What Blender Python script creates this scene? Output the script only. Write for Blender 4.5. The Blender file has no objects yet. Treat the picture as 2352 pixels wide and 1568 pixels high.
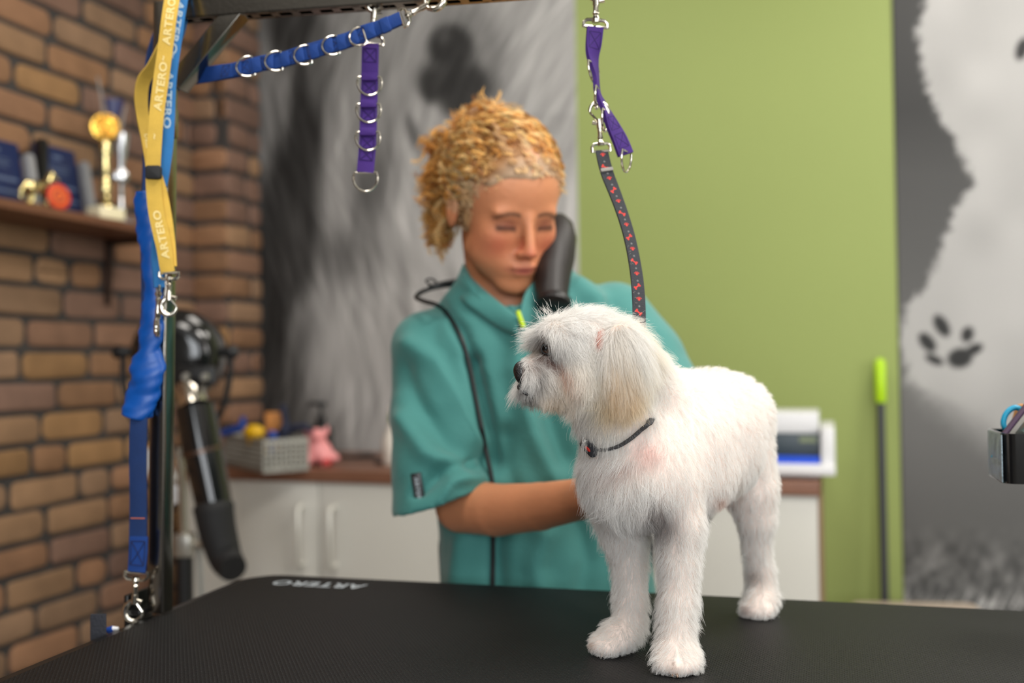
import bpy, math, random
import numpy as np
from mathutils import Vector, Matrix
from mathutils.bvhtree import BVHTree
from mathutils.kdtree import KDTree

random.seed(7)
RNG = np.random.default_rng(11)
scene = bpy.context.scene
COL = scene.collection

# ------------------------------------------------------------------ camera, world, lights, exposure
FPX = 2286.7                     # 35 mm lens on a 36 mm wide sensor, frame 2352 x 1568
CAM = np.array([0.0, 0.0, 1.15])
PSI, PITCH, ROLL = math.radians(17.5), math.radians(1.1), math.radians(0.7)
_F = np.array([-math.sin(PSI) * math.cos(PITCH), math.cos(PSI) * math.cos(PITCH), math.sin(PITCH)])
_R0 = np.array([math.cos(PSI), math.sin(PSI), 0.0])
_U0 = np.cross(_R0, _F)
CR = _R0 * math.cos(ROLL) - _U0 * math.sin(ROLL)
CU = _U0 * math.cos(ROLL) + _R0 * math.sin(ROLL)
CF = _F
cam_data = bpy.data.cameras.new('camera')
cam_data.lens = 35; cam_data.sensor_width = 36; cam_data.clip_start = 0.02
cam_data.dof.use_dof = True
cam_data.dof.focus_distance = 0.965
cam_data.dof.aperture_fstop = 2.5
cam = bpy.data.objects.new('camera', cam_data)
COL.objects.link(cam)
cam.matrix_world = Matrix(((CR[0], CU[0], -CF[0], CAM[0]), (CR[1], CU[1], -CF[1], CAM[1]),
                           (CR[2], CU[2], -CF[2], CAM[2]), (0, 0, 0, 1)))
scene.camera = cam

world = bpy.data.worlds.new('world'); scene.world = world
world.use_nodes = True
world.node_tree.nodes['Background'].inputs[0].default_value = (0.80, 0.88, 1.0, 1)
world.node_tree.nodes['Background'].inputs[1].default_value = 0.16

def area(name, loc, target, size, size_y, power, color):
    d = bpy.data.lights.new(name, 'AREA'); d.shape = 'RECTANGLE'
    d.size = size; d.size_y = size_y; d.energy = power; d.color = color
    o = bpy.data.objects.new(name, d); COL.objects.link(o)
    o.location = loc
    o.rotation_euler = (Vector(target) - Vector(loc)).to_track_quat('-Z', 'Y').to_euler()
    return o
# daylight through the windows of the wall behind the camera and the wall at the right
area('window_daylight', (1.0, -2.35, 1.7), (0.2, 1.5, 1.1), 2.2, 1.5, 68, (0.93, 0.97, 1.0))
area('side_window_daylight', (2.75, 0.1, 1.85), (0.2, 1.5, 1.0), 1.8, 1.3, 42, (1.0, 0.97, 0.93))
# ceiling panels
for i, (x, y) in enumerate(((-0.7, 0.25), (0.55, 0.9), (0.7, 2.1), (-0.75, 1.95))):
    area('ceiling_panel_light', (x, y, 2.64), (x, y, 0), 0.6, 0.6, (9, 22, 11, 6)[i], (1.0, 0.955, 0.90))

scene.view_settings.view_transform = 'Standard'
scene.view_settings.look = 'None'
scene.view_settings.gamma = 1.0
scene.view_settings.exposure = 0.0
scene.cycles.use_denoising = True
scene.cycles.max_bounces = 8
scene.cycles.diffuse_bounces = 6
scene.cycles.glossy_bounces = 3
scene.cycles.transmission_bounces = 3
scene.cycles.transparent_max_bounces = 6
scene.cycles.caustics_reflective = False
scene.cycles.caustics_refractive = False
scene.cycles_curves.shape = 'RIBBONS'

# ------------------------------------------------------------------ places read off the photograph, each at its own depth
def A(*v): return np.array(v, float)
def ray(px, py): return CF + CR * (px - 1176) / FPX - CU * (py - 784) / FPX
def P(px, py, Z): return CAM + ray(px, py) * Z
def onX(px, py, x0): d = ray(px, py); return CAM + d * (x0 - CAM[0]) / d[0]
def onY(px, py, y0): d = ray(px, py); return CAM + d * (y0 - CAM[1]) / d[1]
def onZ(px, py, z0): d = ray(px, py); return CAM + d * (z0 - CAM[2]) / d[2]
def project(p):
    q = np.asarray(p, float) - CAM
    z = q @ CF
    return 1176 + FPX * (q @ CR) / z, 784 - FPX * (q @ CU) / z, z
def nrm(v): v = np.asarray(v, float); return v / (np.linalg.norm(v) + 1e-12)

# ------------------------------------------------------------------ materials
def lin(c):
    c = [x / 255.0 for x in c[:3]]
    return tuple((x / 12.92 if x <= 0.04045 else ((x + 0.055) / 1.055) ** 2.4) for x in c) + (1.0,)
MATS = {}
def mat(name, rgb, rough=0.5, metal=0.0, bump=None, var=None, coat=0.0, sheen=0.0, attr=None, spec=0.5, emis=None):
    """bump=(scale, strength[, stretch xyz]); var=(scale, amount) brightness variation; attr = colour attribute name"""
    if name in MATS: return MATS[name]
    m = bpy.data.materials.new(name); m.use_nodes = True
    nt = m.node_tree; N = nt.nodes; L = nt.links
    b = N['Principled BSDF']
    b.inputs['Base Color'].default_value = lin(rgb)
    b.inputs['Roughness'].default_value = rough
    b.inputs['Metallic'].default_value = metal
    b.inputs['Coat Weight'].default_value = coat
    b.inputs['Sheen Weight'].default_value = sheen
    b.inputs['Specular IOR Level'].default_value = spec
    if emis:
        b.inputs['Emission Color'].default_value = lin(rgb); b.inputs['Emission Strength'].default_value = emis
    tc = N.new('ShaderNodeTexCoord')
    src = None
    if attr:
        at = N.new('ShaderNodeAttribute'); at.attribute_name = attr; src = at.outputs['Color']
    if var:
        nz = N.new('ShaderNodeTexNoise'); nz.inputs['Scale'].default_value = var[0]; nz.inputs['Detail'].default_value = 5
        L.new(tc.outputs['Object'], nz.inputs['Vector'])
        mr = N.new('ShaderNodeMapRange'); mr.inputs[3].default_value = 1 - var[1]; mr.inputs[4].default_value = 1 + var[1]
        mr.inputs[1].default_value = 0.25; mr.inputs[2].default_value = 0.75
        L.new(nz.outputs['Fac'], mr.inputs[0])
        mx = N.new('ShaderNodeVectorMath'); mx.operation = 'SCALE'
        if src: L.new(src, mx.inputs[0])
        else: mx.inputs[0].default_value = lin(rgb)[:3]
        L.new(mr.outputs[0], mx.inputs['Scale']); src = mx.outputs[0]
    if src: L.new(src, b.inputs['Base Color'])
    if bump:
        nz = N.new('ShaderNodeTexNoise'); nz.inputs['Scale'].default_value = bump[0]; nz.inputs['Detail'].default_value = 4
        mp = N.new('ShaderNodeMapping')
        if len(bump) > 2: mp.inputs['Scale'].default_value = bump[2]
        L.new(tc.outputs['Object'], mp.inputs['Vector']); L.new(mp.outputs[0], nz.inputs['Vector'])
        bp = N.new('ShaderNodeBump'); bp.inputs['Strength'].default_value = bump[1]; bp.inputs['Distance'].default_value = 0.002
        L.new(nz.outputs['Fac'], bp.inputs['Height']); L.new(bp.outputs[0], b.inputs['Normal'])
    MATS[name] = m
    return m

# ------------------------------------------------------------------ mesh building
WORLD0 = {}
class MB:
    def __init__(s): s.v = []; s.f = []; s.n = 0
    def add(s, v, f):
        v = np.asarray(v, float).reshape(-1, 3)
        s.v.append(v); s.f += [tuple(int(i) + s.n for i in q) for q in f]; s.n += len(v); return s
    def box(s, c, size, axes=None, bevel=0.0):
        c = np.asarray(c, float); h = np.asarray(size, float) / 2
        ax = np.eye(3) if axes is None else np.asarray(axes, float)
        if bevel <= 0:
            sg = [(-1,-1,-1),(1,-1,-1),(1,1,-1),(-1,1,-1),(-1,-1,1),(1,-1,1),(1,1,1),(-1,1,1)]
            v = [c + ax[0]*a*h[0] + ax[1]*b*h[1] + ax[2]*d*h[2] for a, b, d in sg]
            return s.add(v, [(0,3,2,1),(4,5,6,7),(0,1,5,4),(1,2,6,5),(2,3,7,6),(3,0,4,7)])
        bv = min(bevel, h.min() * 0.95)
        return s.prism(rrect(h[0], h[1], bv, 4), c - ax[2]*h[2], ax[0], ax[1], ax[2], 2*h[2], edge=bv*0.6)
    def prism(s, poly, o, ax, ay, az, height, edge=0.0):
        """closed outline poly (n,2) swept along az, rounded a little at both rims"""
        poly = np.asarray(poly, float); n = len(poly)
        cen = poly.mean(0)
        def ring(scale_in, t):
            d = poly - cen; l = np.linalg.norm(d, axis=1, keepdims=True)
            q = cen + d * np.maximum(0, (l - scale_in)) / np.maximum(l, 1e-9)
            return [o + ax*a + ay*b + az*t for a, b in q]
        rings = [ring(0, 0), ring(0, height)] if edge <= 0 else [ring(edge, 0), ring(edge*.3, edge*.3), ring(0, edge), ring(0, height-edge), ring(edge*.3, height-edge*.3), ring(edge, height)]
        v = np.array(rings).reshape(-1, 3); f = []
        for k in range(len(rings)-1):
            for i in range(n):
                j = (i+1) % n
                f.append((k*n+i, k*n+j, (k+1)*n+j, (k+1)*n+i))
        f.append(tuple(range(n-1, -1, -1))); f.append(tuple((len(rings)-1)*n + i for i in range(n)))
        return s.add(v, f)
    def tube(s, path, r, seg=10, closed=False, flat=None, cap=True):
        """path (n,3); r scalar or list; flat=(ratio, dir) squashes the section along dir"""
        path = np.asarray(path, float); n = len(path)
        r = np.full(n, r, float) if np.isscalar(r) else np.asarray(r, float)
        if closed: T = np.roll(path, -1, 0) - np.roll(path, 1, 0)
        else: T = np.gradient(path, axis=0)
        T /= np.linalg.norm(T, axis=1, keepdims=True) + 1e-12
        ref = A(0, 0, 1) if abs(T[0][2]) < 0.9 else A(1, 0, 0)
        if flat is not None: ref = nrm(flat[1])
        u = nrm(np.cross(T[0], ref)); v = []
        for i in range(n):
            if flat is not None: u = nrm(np.cross(T[i], ref))
            else: u = nrm(u - T[i] * (u @ T[i]))
            w = np.cross(T[i], u)
            k = 1.0 if flat is None else flat[0]
            for a in range(seg):
                t = 2*math.pi*a/seg
                v.append(path[i] + r[i]*(u*math.cos(t) + w*k*math.sin(t)))
        f = []
        for i in range(n if closed else n-1):
            j = (i+1) % n
            for a in range(seg):
                b = (a+1) % seg
                f.append((i*seg+a, i*seg+b, j*seg+b, j*seg+a))
        if not closed and cap:
            f.append(tuple(range(seg-1, -1, -1))); f.append(tuple((n-1)*seg + a for a in range(seg)))
        return s.add(v, f)
    def lathe(s, prof, o, az, seg=24, ax=None, sx=1.0, sy=1.0):
        """prof = [(radius, height)...] turned about az through o"""
        az = nrm(az); ax = nrm(np.cross(az, A(0.3, 1, 0.2))) if ax is None else nrm(ax - az*(np.asarray(ax) @ az)); ay = np.cross(az, ax)
        v = [o + az*h + (ax*sx*math.cos(2*math.pi*a/seg) + ay*sy*math.sin(2*math.pi*a/seg))*r for r, h in prof for a in range(seg)]
        n = len(prof); f = []
        for i in range(n-1):
            for a in range(seg):
                b = (a+1) % seg
                f.append((i*seg+a, i*seg+b, (i+1)*seg+b, (i+1)*seg+a))
        f.append(tuple(range(seg-1, -1, -1))); f.append(tuple((n-1)*seg + a for a in range(seg)))
        return s.add(v, f)
    def ball(s, c, r, seg=16, axes=None):
        r = np.full(3, r, float) if np.isscalar(r) else np.asarray(r, float)
        ax = np.eye(3) if axes is None else np.asarray(axes, float)
        v = []; m = max(6, seg//2)
        for i in range(m+1):
            th = math.pi*(i+0.0)/m; th = min(max(th, 0.02), math.pi-0.02)
            for a in range(seg):
                ph = 2*math.pi*a/seg
                q = A(math.sin(th)*math.cos(ph), math.sin(th)*math.sin(ph), math.cos(th)) * r
                v.append(np.asarray(c) + q @ ax)
        f = [(i*seg+a, (i+1)*seg+a, (i+1)*seg+(a+1) % seg, i*seg+(a+1) % seg) for i in range(m) for a in range(seg)]
        f.append(tuple(range(seg))); f.append(tuple(m*seg + a for a in range(seg-1, -1, -1)))
        return s.add(v, f)
    def ribbon(s, rb, thick):
        """rb = Ribbon; a strap of real thickness"""
        n = len(rb.c); v = []
        for i in range(n):
            w = rb.w[i]*rb.hw[i]; t = rb.n[i]*thick/2
            for a, b in ((-1, -1), (-.92, -1.15), (.92, -1.15), (1, -1), (1, 1), (.92, 1.15), (-.92, 1.15), (-1, 1)): v.append(rb.c[i] + w*a + t*b)
        f = [(i*8+a, i*8+(a+1) % 8, (i+1)*8+(a+1) % 8, (i+1)*8+a) for i in range(n-1) for a in range(8)]
        f.append(tuple(range(7, -1, -1))); f.append(tuple((n-1)*8 + a for a in range(8)))
        return s.add(v, f)
    def build(s, name, m, parent=None, smooth=40, color=None):
        V = np.concatenate(s.v) if s.v else np.zeros((0, 3))
        return link_mesh(name, V, s.f, m, parent, smooth, color)

def rrect(hx, hy, r, k=4):
    out = []
    for cx, cy, a0 in ((hx-r, hy-r, 0), (-hx+r, hy-r, 90), (-hx+r, -hy+r, 180), (hx-r, -hy+r, 270)):
        for i in range(k+1):
            a = math.radians(a0 + 90*i/k); out.append((cx + r*math.cos(a), cy + r*math.sin(a)))
    return out

def link_mesh(name, V, F, m, parent=None, smooth=40, color=None):
    me = bpy.data.meshes.new(name)
    w0 = WORLD0.get(parent.name, np.zeros(3)) if parent is not None else np.zeros(3)
    V = np.asarray(V, float)
    if isinstance(F, np.ndarray):
        me.vertices.add(len(V)); me.vertices.foreach_set('co', (V - w0).astype(np.float32).ravel())
        me.loops.add(F.size); me.loops.foreach_set('vertex_index', F.astype(np.int32).ravel())
        me.polygons.add(len(F)); me.polygons.foreach_set('loop_start', (np.arange(len(F))*F.shape[1]).astype(np.int32))
        me.update(calc_edges=True); me.validate()
    else:
        me.from_pydata((V - w0).tolist(), [], F); me.update()
    if smooth:
        me.polygons.foreach_set('use_smooth', np.ones(len(me.polygons), bool))
        if smooth < 180: me.set_sharp_from_angle(angle=math.radians(smooth))
    if color is not None:
        at = me.color_attributes.new('col', 'FLOAT_COLOR', 'POINT')
        c = np.ones((len(V), 4), np.float32); c[:, :3] = color
        at.data.foreach_set('color', c.ravel())
    if m is not None: me.materials.append(m)
    o = bpy.data.objects.new(name, me); COL.objects.link(o)
    WORLD0[o.name] = w0
    if parent is not None: o.parent = parent
    return o

def tag(o, label=None, cat=None, group=None, kind=None):
    if label: o['label'] = label
    if cat: o['category'] = cat
    if group: o['group'] = group
    if kind: o['kind'] = kind
    return o
def thing(name, loc, label, cat, group=None):
    o = bpy.data.objects.new(name, None); o.empty_display_size = 0.05
    COL.objects.link(o); o.location = [float(x) for x in loc]
    WORLD0[o.name] = np.asarray(loc, float)
    return tag(o, label, cat, group)

def spline(pts, n=None, per=8):
    """Catmull-Rom through rows of pts (any number of columns)"""
    p = np.asarray(pts, float)
    q = np.vstack([2*p[0]-p[1], p, 2*p[-1]-p[-2]])
    out = []
    for i in range(1, len(q)-2):
        for t in np.linspace(0, 1, per, endpoint=False):
            a, b, c, d = q[i-1], q[i], q[i+1], q[i+2]
            out.append(0.5*((2*b) + (-a+c)*t + (2*a-5*b+4*c-d)*t*t + (-a+3*b-3*c+d)*t**3))
    out.append(p[-1]); out = np.array(out)
    if n:
        s = np.r_[0, np.cumsum(np.linalg.norm(np.diff(out[:, :3], axis=0), axis=1))]
        g = np.linspace(0, s[-1], n)
        out = np.stack([np.interp(g, s, out[:, k]) for k in range(out.shape[1])], 1)
    return out

class Ribbon:
    """strap: rows (px, py, Z, half width in m, turn in degrees about its run; 0 = flat towards the viewer)"""
    def __init__(s, rows, n=60):
        rows = np.asarray(rows, float)
        pts = np.array([np.r_[P(*r[:3]), r[3], r[4]] for r in rows])
        q = spline(pts, n)
        s.c = q[:, :3]; s.hw = q[:, 3]
        T = np.gradient(s.c, axis=0); T /= np.linalg.norm(T, axis=1, keepdims=True)
        s.t = T; s.w = np.zeros_like(T); s.n = np.zeros_like(T)
        for i in range(n):
            nn = nrm(-CF - T[i]*(-CF @ T[i])); ww = np.cross(T[i], nn)
            a = math.radians(q[i, 4])
            s.w[i] = ww*math.cos(a) + nn*math.sin(a); s.n[i] = nn*math.cos(a) - ww*math.sin(a)
        s.s = np.r_[0, np.cumsum(np.linalg.norm(np.diff(s.c, axis=0), axis=1))]
    def at(s, u, v, h):
        """u metres along, v metres across, h metres off the face"""
        f = lambda M: np.stack([np.interp(u, s.s, M[:, k]) for k in range(3)], -1)
        return f(s.c) + f(s.w)*np.asarray(v)[..., None] + f(s.n)*np.asarray(h)[..., None]

_TXT = {}
def text_mesh(t, bold=0.0):
    """the outline of a word as flat triangles, height 1, centred across"""
    if (t, bold) in _TXT: return _TXT[(t, bold)]
    cu = bpy.data.curves.new('t', 'FONT'); cu.body = t; cu.size = 1.0; cu.offset = bold; cu.resolution_u = 3; cu.space_character = 1.08
    ob = bpy.data.objects.new('t', cu); COL.objects.link(ob)
    bpy.context.view_layer.update()
    me = bpy.data.meshes.new_from_object(ob.evaluated_get(bpy.context.evaluated_depsgraph_get()))
    v = np.array([x.co[:] for x in me.vertices]); f = [tuple(p.vertices) for p in me.polygons]
    bpy.data.objects.remove(ob); bpy.data.curves.remove(cu); bpy.data.meshes.remove(me)
    v[:, 0] -= v[:, 0].min(); h = v[:, 1].max(); v[:, :2] /= h; v[:, 1] -= 0.5
    _TXT[(t, bold)] = (v, f); return v, f

# ------------------------------------------------------------------ implicit surfaces for bodies and cloth
class Field:
    def __init__(s, lo, hi, h):
        s.lo = np.asarray(lo, float); s.h = h
        s.n = np.ceil((np.asarray(hi) - s.lo)/h).astype(int) + 1
        s.F = np.full(s.n, 0.06, np.float32)
    def win(s, lo, hi):
        a = np.clip(np.floor((np.asarray(lo) - s.lo)/s.h).astype(int), 0, s.n-1)
        b = np.clip(np.ceil((np.asarray(hi) - s.lo)/s.h).astype(int) + 1, 1, s.n)
        if (b <= a).any(): return None, None
        g = np.stack(np.meshgrid(*[s.lo[k] + s.h*np.arange(a[k], b[k]) for k in range(3)], indexing='ij'), -1)
        return tuple(slice(a[k], b[k]) for k in range(3)), g
    def put(s, sl, d, k, sub=False):
        f = s.F[sl]
        if sub:
            d = -d; hh = np.clip(0.5 - 0.5*(d - f)/k, 0, 1) if k > 0 else None
            s.F[sl] = np.maximum(f, d) if k <= 0 else f*hh + d*(1-hh) + k*hh*(1-hh)
        else:
            if k <= 0: s.F[sl] = np.minimum(f, d); return
            hh = np.clip(0.5 + 0.5*(f - d)/k, 0, 1)
            s.F[sl] = f*(1-hh) + d*hh - k*hh*(1-hh)
    def cap(s, a, b, ra, rb, k=0.01, sub=False):
        a = np.asarray(a, float); b = np.asarray(b, float); m = max(ra, rb) + k + 0.02
        sl, g = s.win(np.minimum(a, b) - m, np.maximum(a, b) + m)
        if sl is None: return
        ab = b - a; L = ab @ ab + 1e-12
        t = np.clip(((g - a) @ ab)/L, 0, 1)
        d = np.linalg.norm(g - a - t[..., None]*ab, axis=-1) - (ra + (rb-ra)*t)
        s.put(sl, d, k, sub)
    def chain(s, pts, k=0.01):
        for p, q in zip(pts[:-1], pts[1:]): s.cap(p[0], q[0], p[1], q[1], k)
    def ell(s, c, r, ax=None, k=0.01, sub=False):
        c = np.asarray(c, float); r = np.asarray(r, float); m = r.max() + k + 0.02
        sl, g = s.win(c - m, c + m)
        if sl is None: return
        q = (g - c) if ax is None else (g - c) @ np.asarray(ax, float).T
        k0 = np.linalg.norm(q/r, axis=-1); k1 = np.linalg.norm(q/(r*r), axis=-1) + 1e-9
        s.put(sl, np.where(k0 < 0.05, -r.min(), k0*(k0-1)/k1), k, sub)
    def mesh(s):
        F = s.F.copy()
        F[0] = F[-1] = 0.01; F[:, 0] = F[:, -1] = 0.01; F[:, :, 0] = F[:, :, -1] = 0.01
        ins = F < 0
        n = np.array(F.shape); c = n - 1
        cor = [(i, j, k) for i in (0, 1) for j in (0, 1) for k in (0, 1)]
        cnt = sum(ins[i:i+c[0], j:j+c[1], k:k+c[2]].astype(np.int8) for i, j, k in cor)
        act = (cnt > 0) & (cnt < 8)
        idx = np.full(c, -1, np.int64); cells = np.argwhere(act); idx[act] = np.arange(len(cells))
        acc = np.zeros((len(cells), 3)); num = np.zeros(len(cells))
        for a in range(3):
            o1, o2 = [x for x in range(3) if x != a]
            for i in (0, 1):
                for j in (0, 1):
                    p = cells.copy(); p[:, o1] += i; p[:, o2] += j
                    q = p.copy(); q[:, a] += 1
                    fp = F[p[:, 0], p[:, 1], p[:, 2]]; fq = F[q[:, 0], q[:, 1], q[:, 2]]
                    x = (fp < 0) != (fq < 0)
                    t = np.where(x, fp/np.where(x, fp - fq, 1), 0)
                    pos = p.astype(float); pos[:, a] += t
                    acc[x] += pos[x]; num += x
        V = s.lo + s.h*acc/num[:, None]
        quads = []
        for a in range(3):
            o1, o2 = [x for x in range(3) if x != a]
            if a == 1: o1, o2 = o2, o1
            sl0 = [slice(1, c[x]) for x in range(3)]; sl0[a] = slice(0, c[a])
            sl1 = list(sl0); sl1[a] = slice(1, c[a]+1)
            f0 = ins[tuple(sl0)]; f1 = ins[tuple(sl1)]
            for flip, msk in ((False, f0 & ~f1), (True, ~f0 & f1)):
                e = np.argwhere(msk)
                if not len(e): continue
                off = np.ones(3, int); off[a] = 0; e = e + off
                def cell(d1, d2):
                    q = e.copy(); q[:, o1] -= d1; q[:, o2] -= d2
                    return idx[q[:, 0], q[:, 1], q[:, 2]]
                Q = np.stack([cell(1, 1), cell(0, 1), cell(0, 0), cell(1, 0)], 1)
                quads.append(Q[:, ::-1] if flip else Q)
        return V, np.concatenate(quads)

def relax(V, Q, it=2, lam=0.5):
    e = np.concatenate([Q[:, [0, 1]], Q[:, [1, 2]], Q[:, [2, 3]], Q[:, [3, 0]]])
    e = np.concatenate([e, e[:, ::-1]])
    deg = np.bincount(e[:, 0], minlength=len(V)).astype(float)
    for _ in range(it):
        S = np.stack([np.bincount(e[:, 0], weights=V[e[:, 1], k], minlength=len(V)) for k in range(3)], 1)/np.maximum(deg, 1)[:, None]
        V = V + lam*(S - V)
    return V
def vnormals(V, Q):
    n = np.cross(V[Q[:, 2]] - V[Q[:, 0]], V[Q[:, 3]] - V[Q[:, 1]])
    N = np.stack([np.bincount(Q.ravel(), weights=np.repeat(n[:, k], 4), minlength=len(V)) for k in range(3)], 1)
    return N/(np.linalg.norm(N, axis=1, keepdims=True) + 1e-12)

def smooth01(x, a, b):
    t = np.clip((x - a)/(b - a + 1e-12), 0, 1); return t*t*(3-2*t)
def vnoise(P3, scale, seed=0):
    """cheap smooth value noise in 3-D, about -1..1"""
    q = np.asarray(P3, float)*scale; i = np.floor(q).astype(np.int64); f = q - i; f = f*f*(3-2*f)
    def hsh(a):
        h = (a[..., 0]*374761393 + a[..., 1]*668265263 + a[..., 2]*2147483647 + seed*1274126177) & 0xffffffff
        h = ((h ^ (h >> 13))*1274126177) & 0xffffffff
        return ((h ^ (h >> 16)) & 0xffff)/32767.5 - 1
    out = 0
    for a in (0, 1):
        for b in (0, 1):
            for c in (0, 1):
                w = (f[..., 0] if a else 1-f[..., 0])*(f[..., 1] if b else 1-f[..., 1])*(f[..., 2] if c else 1-f[..., 2])
                out = out + w*hsh(i + np.array([a, b, c]))
    return out

def curves_object(name, pts, radius, m, parent=None, color=None):
    """pts (n,k,3) strands; radius (k,) or (n,k); native hair curves"""
    n, k, _ = pts.shape
    cu = bpy.data.hair_curves.new(name)
    cu.add_curves([k]*n)
    w0 = WORLD0.get(parent.name, np.zeros(3)) if parent is not None else np.zeros(3)
    cu.attributes['position'].data.foreach_set('vector', (pts - w0).astype(np.float32).ravel())
    r = np.broadcast_to(radius, (n, k)).astype(np.float32)
    ra = cu.attributes.get('radius') or cu.attributes.new('radius', 'FLOAT', 'POINT')
    ra.data.foreach_set('value', r.ravel())
    if color is not None:
        ca = cu.attributes.new('col', 'FLOAT_COLOR', 'POINT')
        c = np.ones((n, k, 4), np.float32); c[..., :3] = color
        ca.data.foreach_set('color', c.ravel())
    cu.materials.append(m)
    o = bpy.data.objects.new(name, cu); COL.objects.link(o)
    WORLD0[o.name] = w0
    if parent is not None: o.parent = parent
    return o

def hair_mat(name, rough=0.55, trans=0.35, spec=0.3):
    m = bpy.data.materials.new(name); m.use_nodes = True
    nt = m.node_tree; N = nt.nodes; L = nt.links
    b = N['Principled BSDF']; b.inputs['Roughness'].default_value = rough; b.inputs['Specular IOR Level'].default_value = spec
    at = N.new('ShaderNodeAttribute'); at.attribute_name = 'col'
    L.new(at.outputs['Color'], b.inputs['Base Color'])
    tr = N.new('ShaderNodeBsdfTranslucent'); L.new(at.outputs['Color'], tr.inputs['Color'])
    mx = N.new('ShaderNodeMixShader'); mx.inputs[0].default_value = trans
    L.new(b.outputs[0], mx.inputs[1]); L.new(tr.outputs[0], mx.inputs[2])
    L.new(mx.outputs[0], N['Material Output'].inputs['Surface'])
    return m
# ================================================================== THE ROOM
XL, YB, ZC = -1.88, 2.85, 2.68          # left wall, back wall, ceiling
XR, YF = 2.9, -2.5
XP, YP = -1.757, 2.66                    # brick pilaster in the corner
plaster = dict(bump=(60, 0.5), var=(3, 0.03))
M_green = mat('green_paint', (145, 159, 90), 0.65, bump=(70, 0.4), var=(1.5, 0.03))
M_grey = mat('grey_plaster', (165, 163, 160), 0.8, bump=(60, 0.4))
M_mortar = mat('dark_mortar', (66, 62, 60), 0.95, bump=(120, 0.8), var=(30, 0.2))
M_brick = mat('antique_brick', (150, 110, 80), 0.85, bump=(90, 0.7), var=(14, 0.16), attr='col')
M_floor = mat('grey_floor_tile', (150, 146, 140), 0.35, var=(4, 0.06))
M_white = mat('white_ceiling', (225, 224, 220), 0.8)

def slab(name, lo, hi, m):
    o = MB().box((np.array(lo)+np.array(hi))/2, np.array(hi)-np.array(lo)).build(name, m, None, 0)
    return tag(o, kind='structure')
slab('floor', (XL-.1, YF-.1, -.08), (XR+.1, YB+.1, 0), M_floor)
slab('ceiling', (XL-.1, YF-.1, ZC), (XR+.1, YB+.1, ZC+.08), M_white)
slab('wall_back', (XL-.1, YB, 0), (XR+.1, YB+.1, ZC), M_green)

def wall_with_opening(name, axis, pos, lo, hi, olo, ohi):
    """wall across `axis` with a window opening; lo, hi along the wall, olo/ohi = (along, z)"""
    mb = MB(); t = 0.1
    def seg(a0, a1, z0, z1):
        if axis == 'y': mb.box(((a0+a1)/2, pos - t/2, (z0+z1)/2), (a1-a0, t, z1-z0))
        else: mb.box((pos + t/2, (a0+a1)/2, (z0+z1)/2), (t, a1-a0, z1-z0))
    seg(lo, hi, 0, olo[1]); seg(lo, hi, ohi[1], ZC); seg(lo, olo[0], olo[1], ohi[1]); seg(ohi[0], hi, olo[1], ohi[1])
    return tag(mb.build(name, M_grey, None, 0), kind='structure')
wall_with_opening('wall_front', 'y', YF, XL-.1, XR+.1, (-0.2, 0.9), (2.2, 2.45))
wall_with_opening('wall_right', 'x', XR, YF, YB, (-0.8, 1.0), (1.3, 2.45))

def bricks(name, spans):
    """spans = [(origin, along, out, length, start offset)]: courses of worn, individually coloured bricks in one wall mesh"""
    mb = MB(); cols = []
    L0, H0, J = 0.214, 0.0645, 0.0145
    pal = [(156, 112, 80), (150, 108, 74), (160, 122, 88), (134, 100, 84), (150, 116, 88), (144, 104, 72), (128, 96, 82), (162, 120, 74), (148, 108, 84)]
    pal = [(np.array(lin(c)[:3])*.88 + .12*np.mean(lin(c)[:3]))*A(.94, .93, .88) for c in pal]
    # local template: a rounded slab face with a domed rim
    def template(l, h, d):
        r = random.uniform(.014, .026); out = rrect(l/2, h/2, min(r, l*0.45, h*0.45), 4)
        out = np.array(out); rings = []
        for ins, dd in ((0, 0.0), (0, d*0.45), (0.0025, d*0.8), (0.007, d)):
            q = out.copy(); q[:, 0] -= np.sign(q[:, 0])*ins; q[:, 1] -= np.sign(q[:, 1])*ins
            rings.append(np.c_[q, np.full(len(q), dd)])
        n = len(out); f = []
        for k in range(3):
            for i in range(n):
                j = (i+1) % n; f.append((k*n+i, k*n+j, (k+1)*n+j, (k+1)*n+i))
        f.append(tuple(3*n+i for i in range(n)))
        return np.concatenate(rings), f
    for o, al, outv, length, off, z1 in spans:
        o = np.asarray(o, float); al = np.asarray(al, float); outv = np.asarray(outv, float)
        rows = int(z1/(H0+J)) + 1
        for r in range(rows):
            z = 0.015 + r*(H0+J)
            if z + H0 > z1 + .02: break
            x = -off - (0.5*(L0+J) if r % 2 else 0) - 0.25
            while x < length:
                l = L0*random.uniform(0.94, 1.05) if random.random() > 0.16 else L0*0.5
                x0, x1 = max(x, 0), min(x + l, length)
                if x1 - x0 > 0.03:
                    v, f = template(x1-x0, H0*random.uniform(.94, 1.03), 0.009*random.uniform(.7, 1.3))
                    v[:, 0] += RNG.normal(0, .0010, len(v)); v[:, 1] += RNG.normal(0, .0009, len(v)) + .0016*math.sin(random.uniform(0, 6))*np.sin(v[:, 0]*30 + random.uniform(0, 6))
                    tl = random.uniform(-.008, .008)
                    w = o + al*((x0+x1)/2) + A(0, 0, z+H0/2)
                    W = w + np.outer(v[:, 0], al) + np.outer(v[:, 1] + v[:, 0]*tl, A(0, 0, 1)) + np.outer(v[:, 2], outv)
                    mb.add(W, f)
                    c = pal[random.randrange(len(pal))]*random.uniform(.85, 1.12)
                    cols.append(np.tile(c, (len(v), 1)))
                x += l + J
    return mb, np.concatenate(cols)
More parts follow.
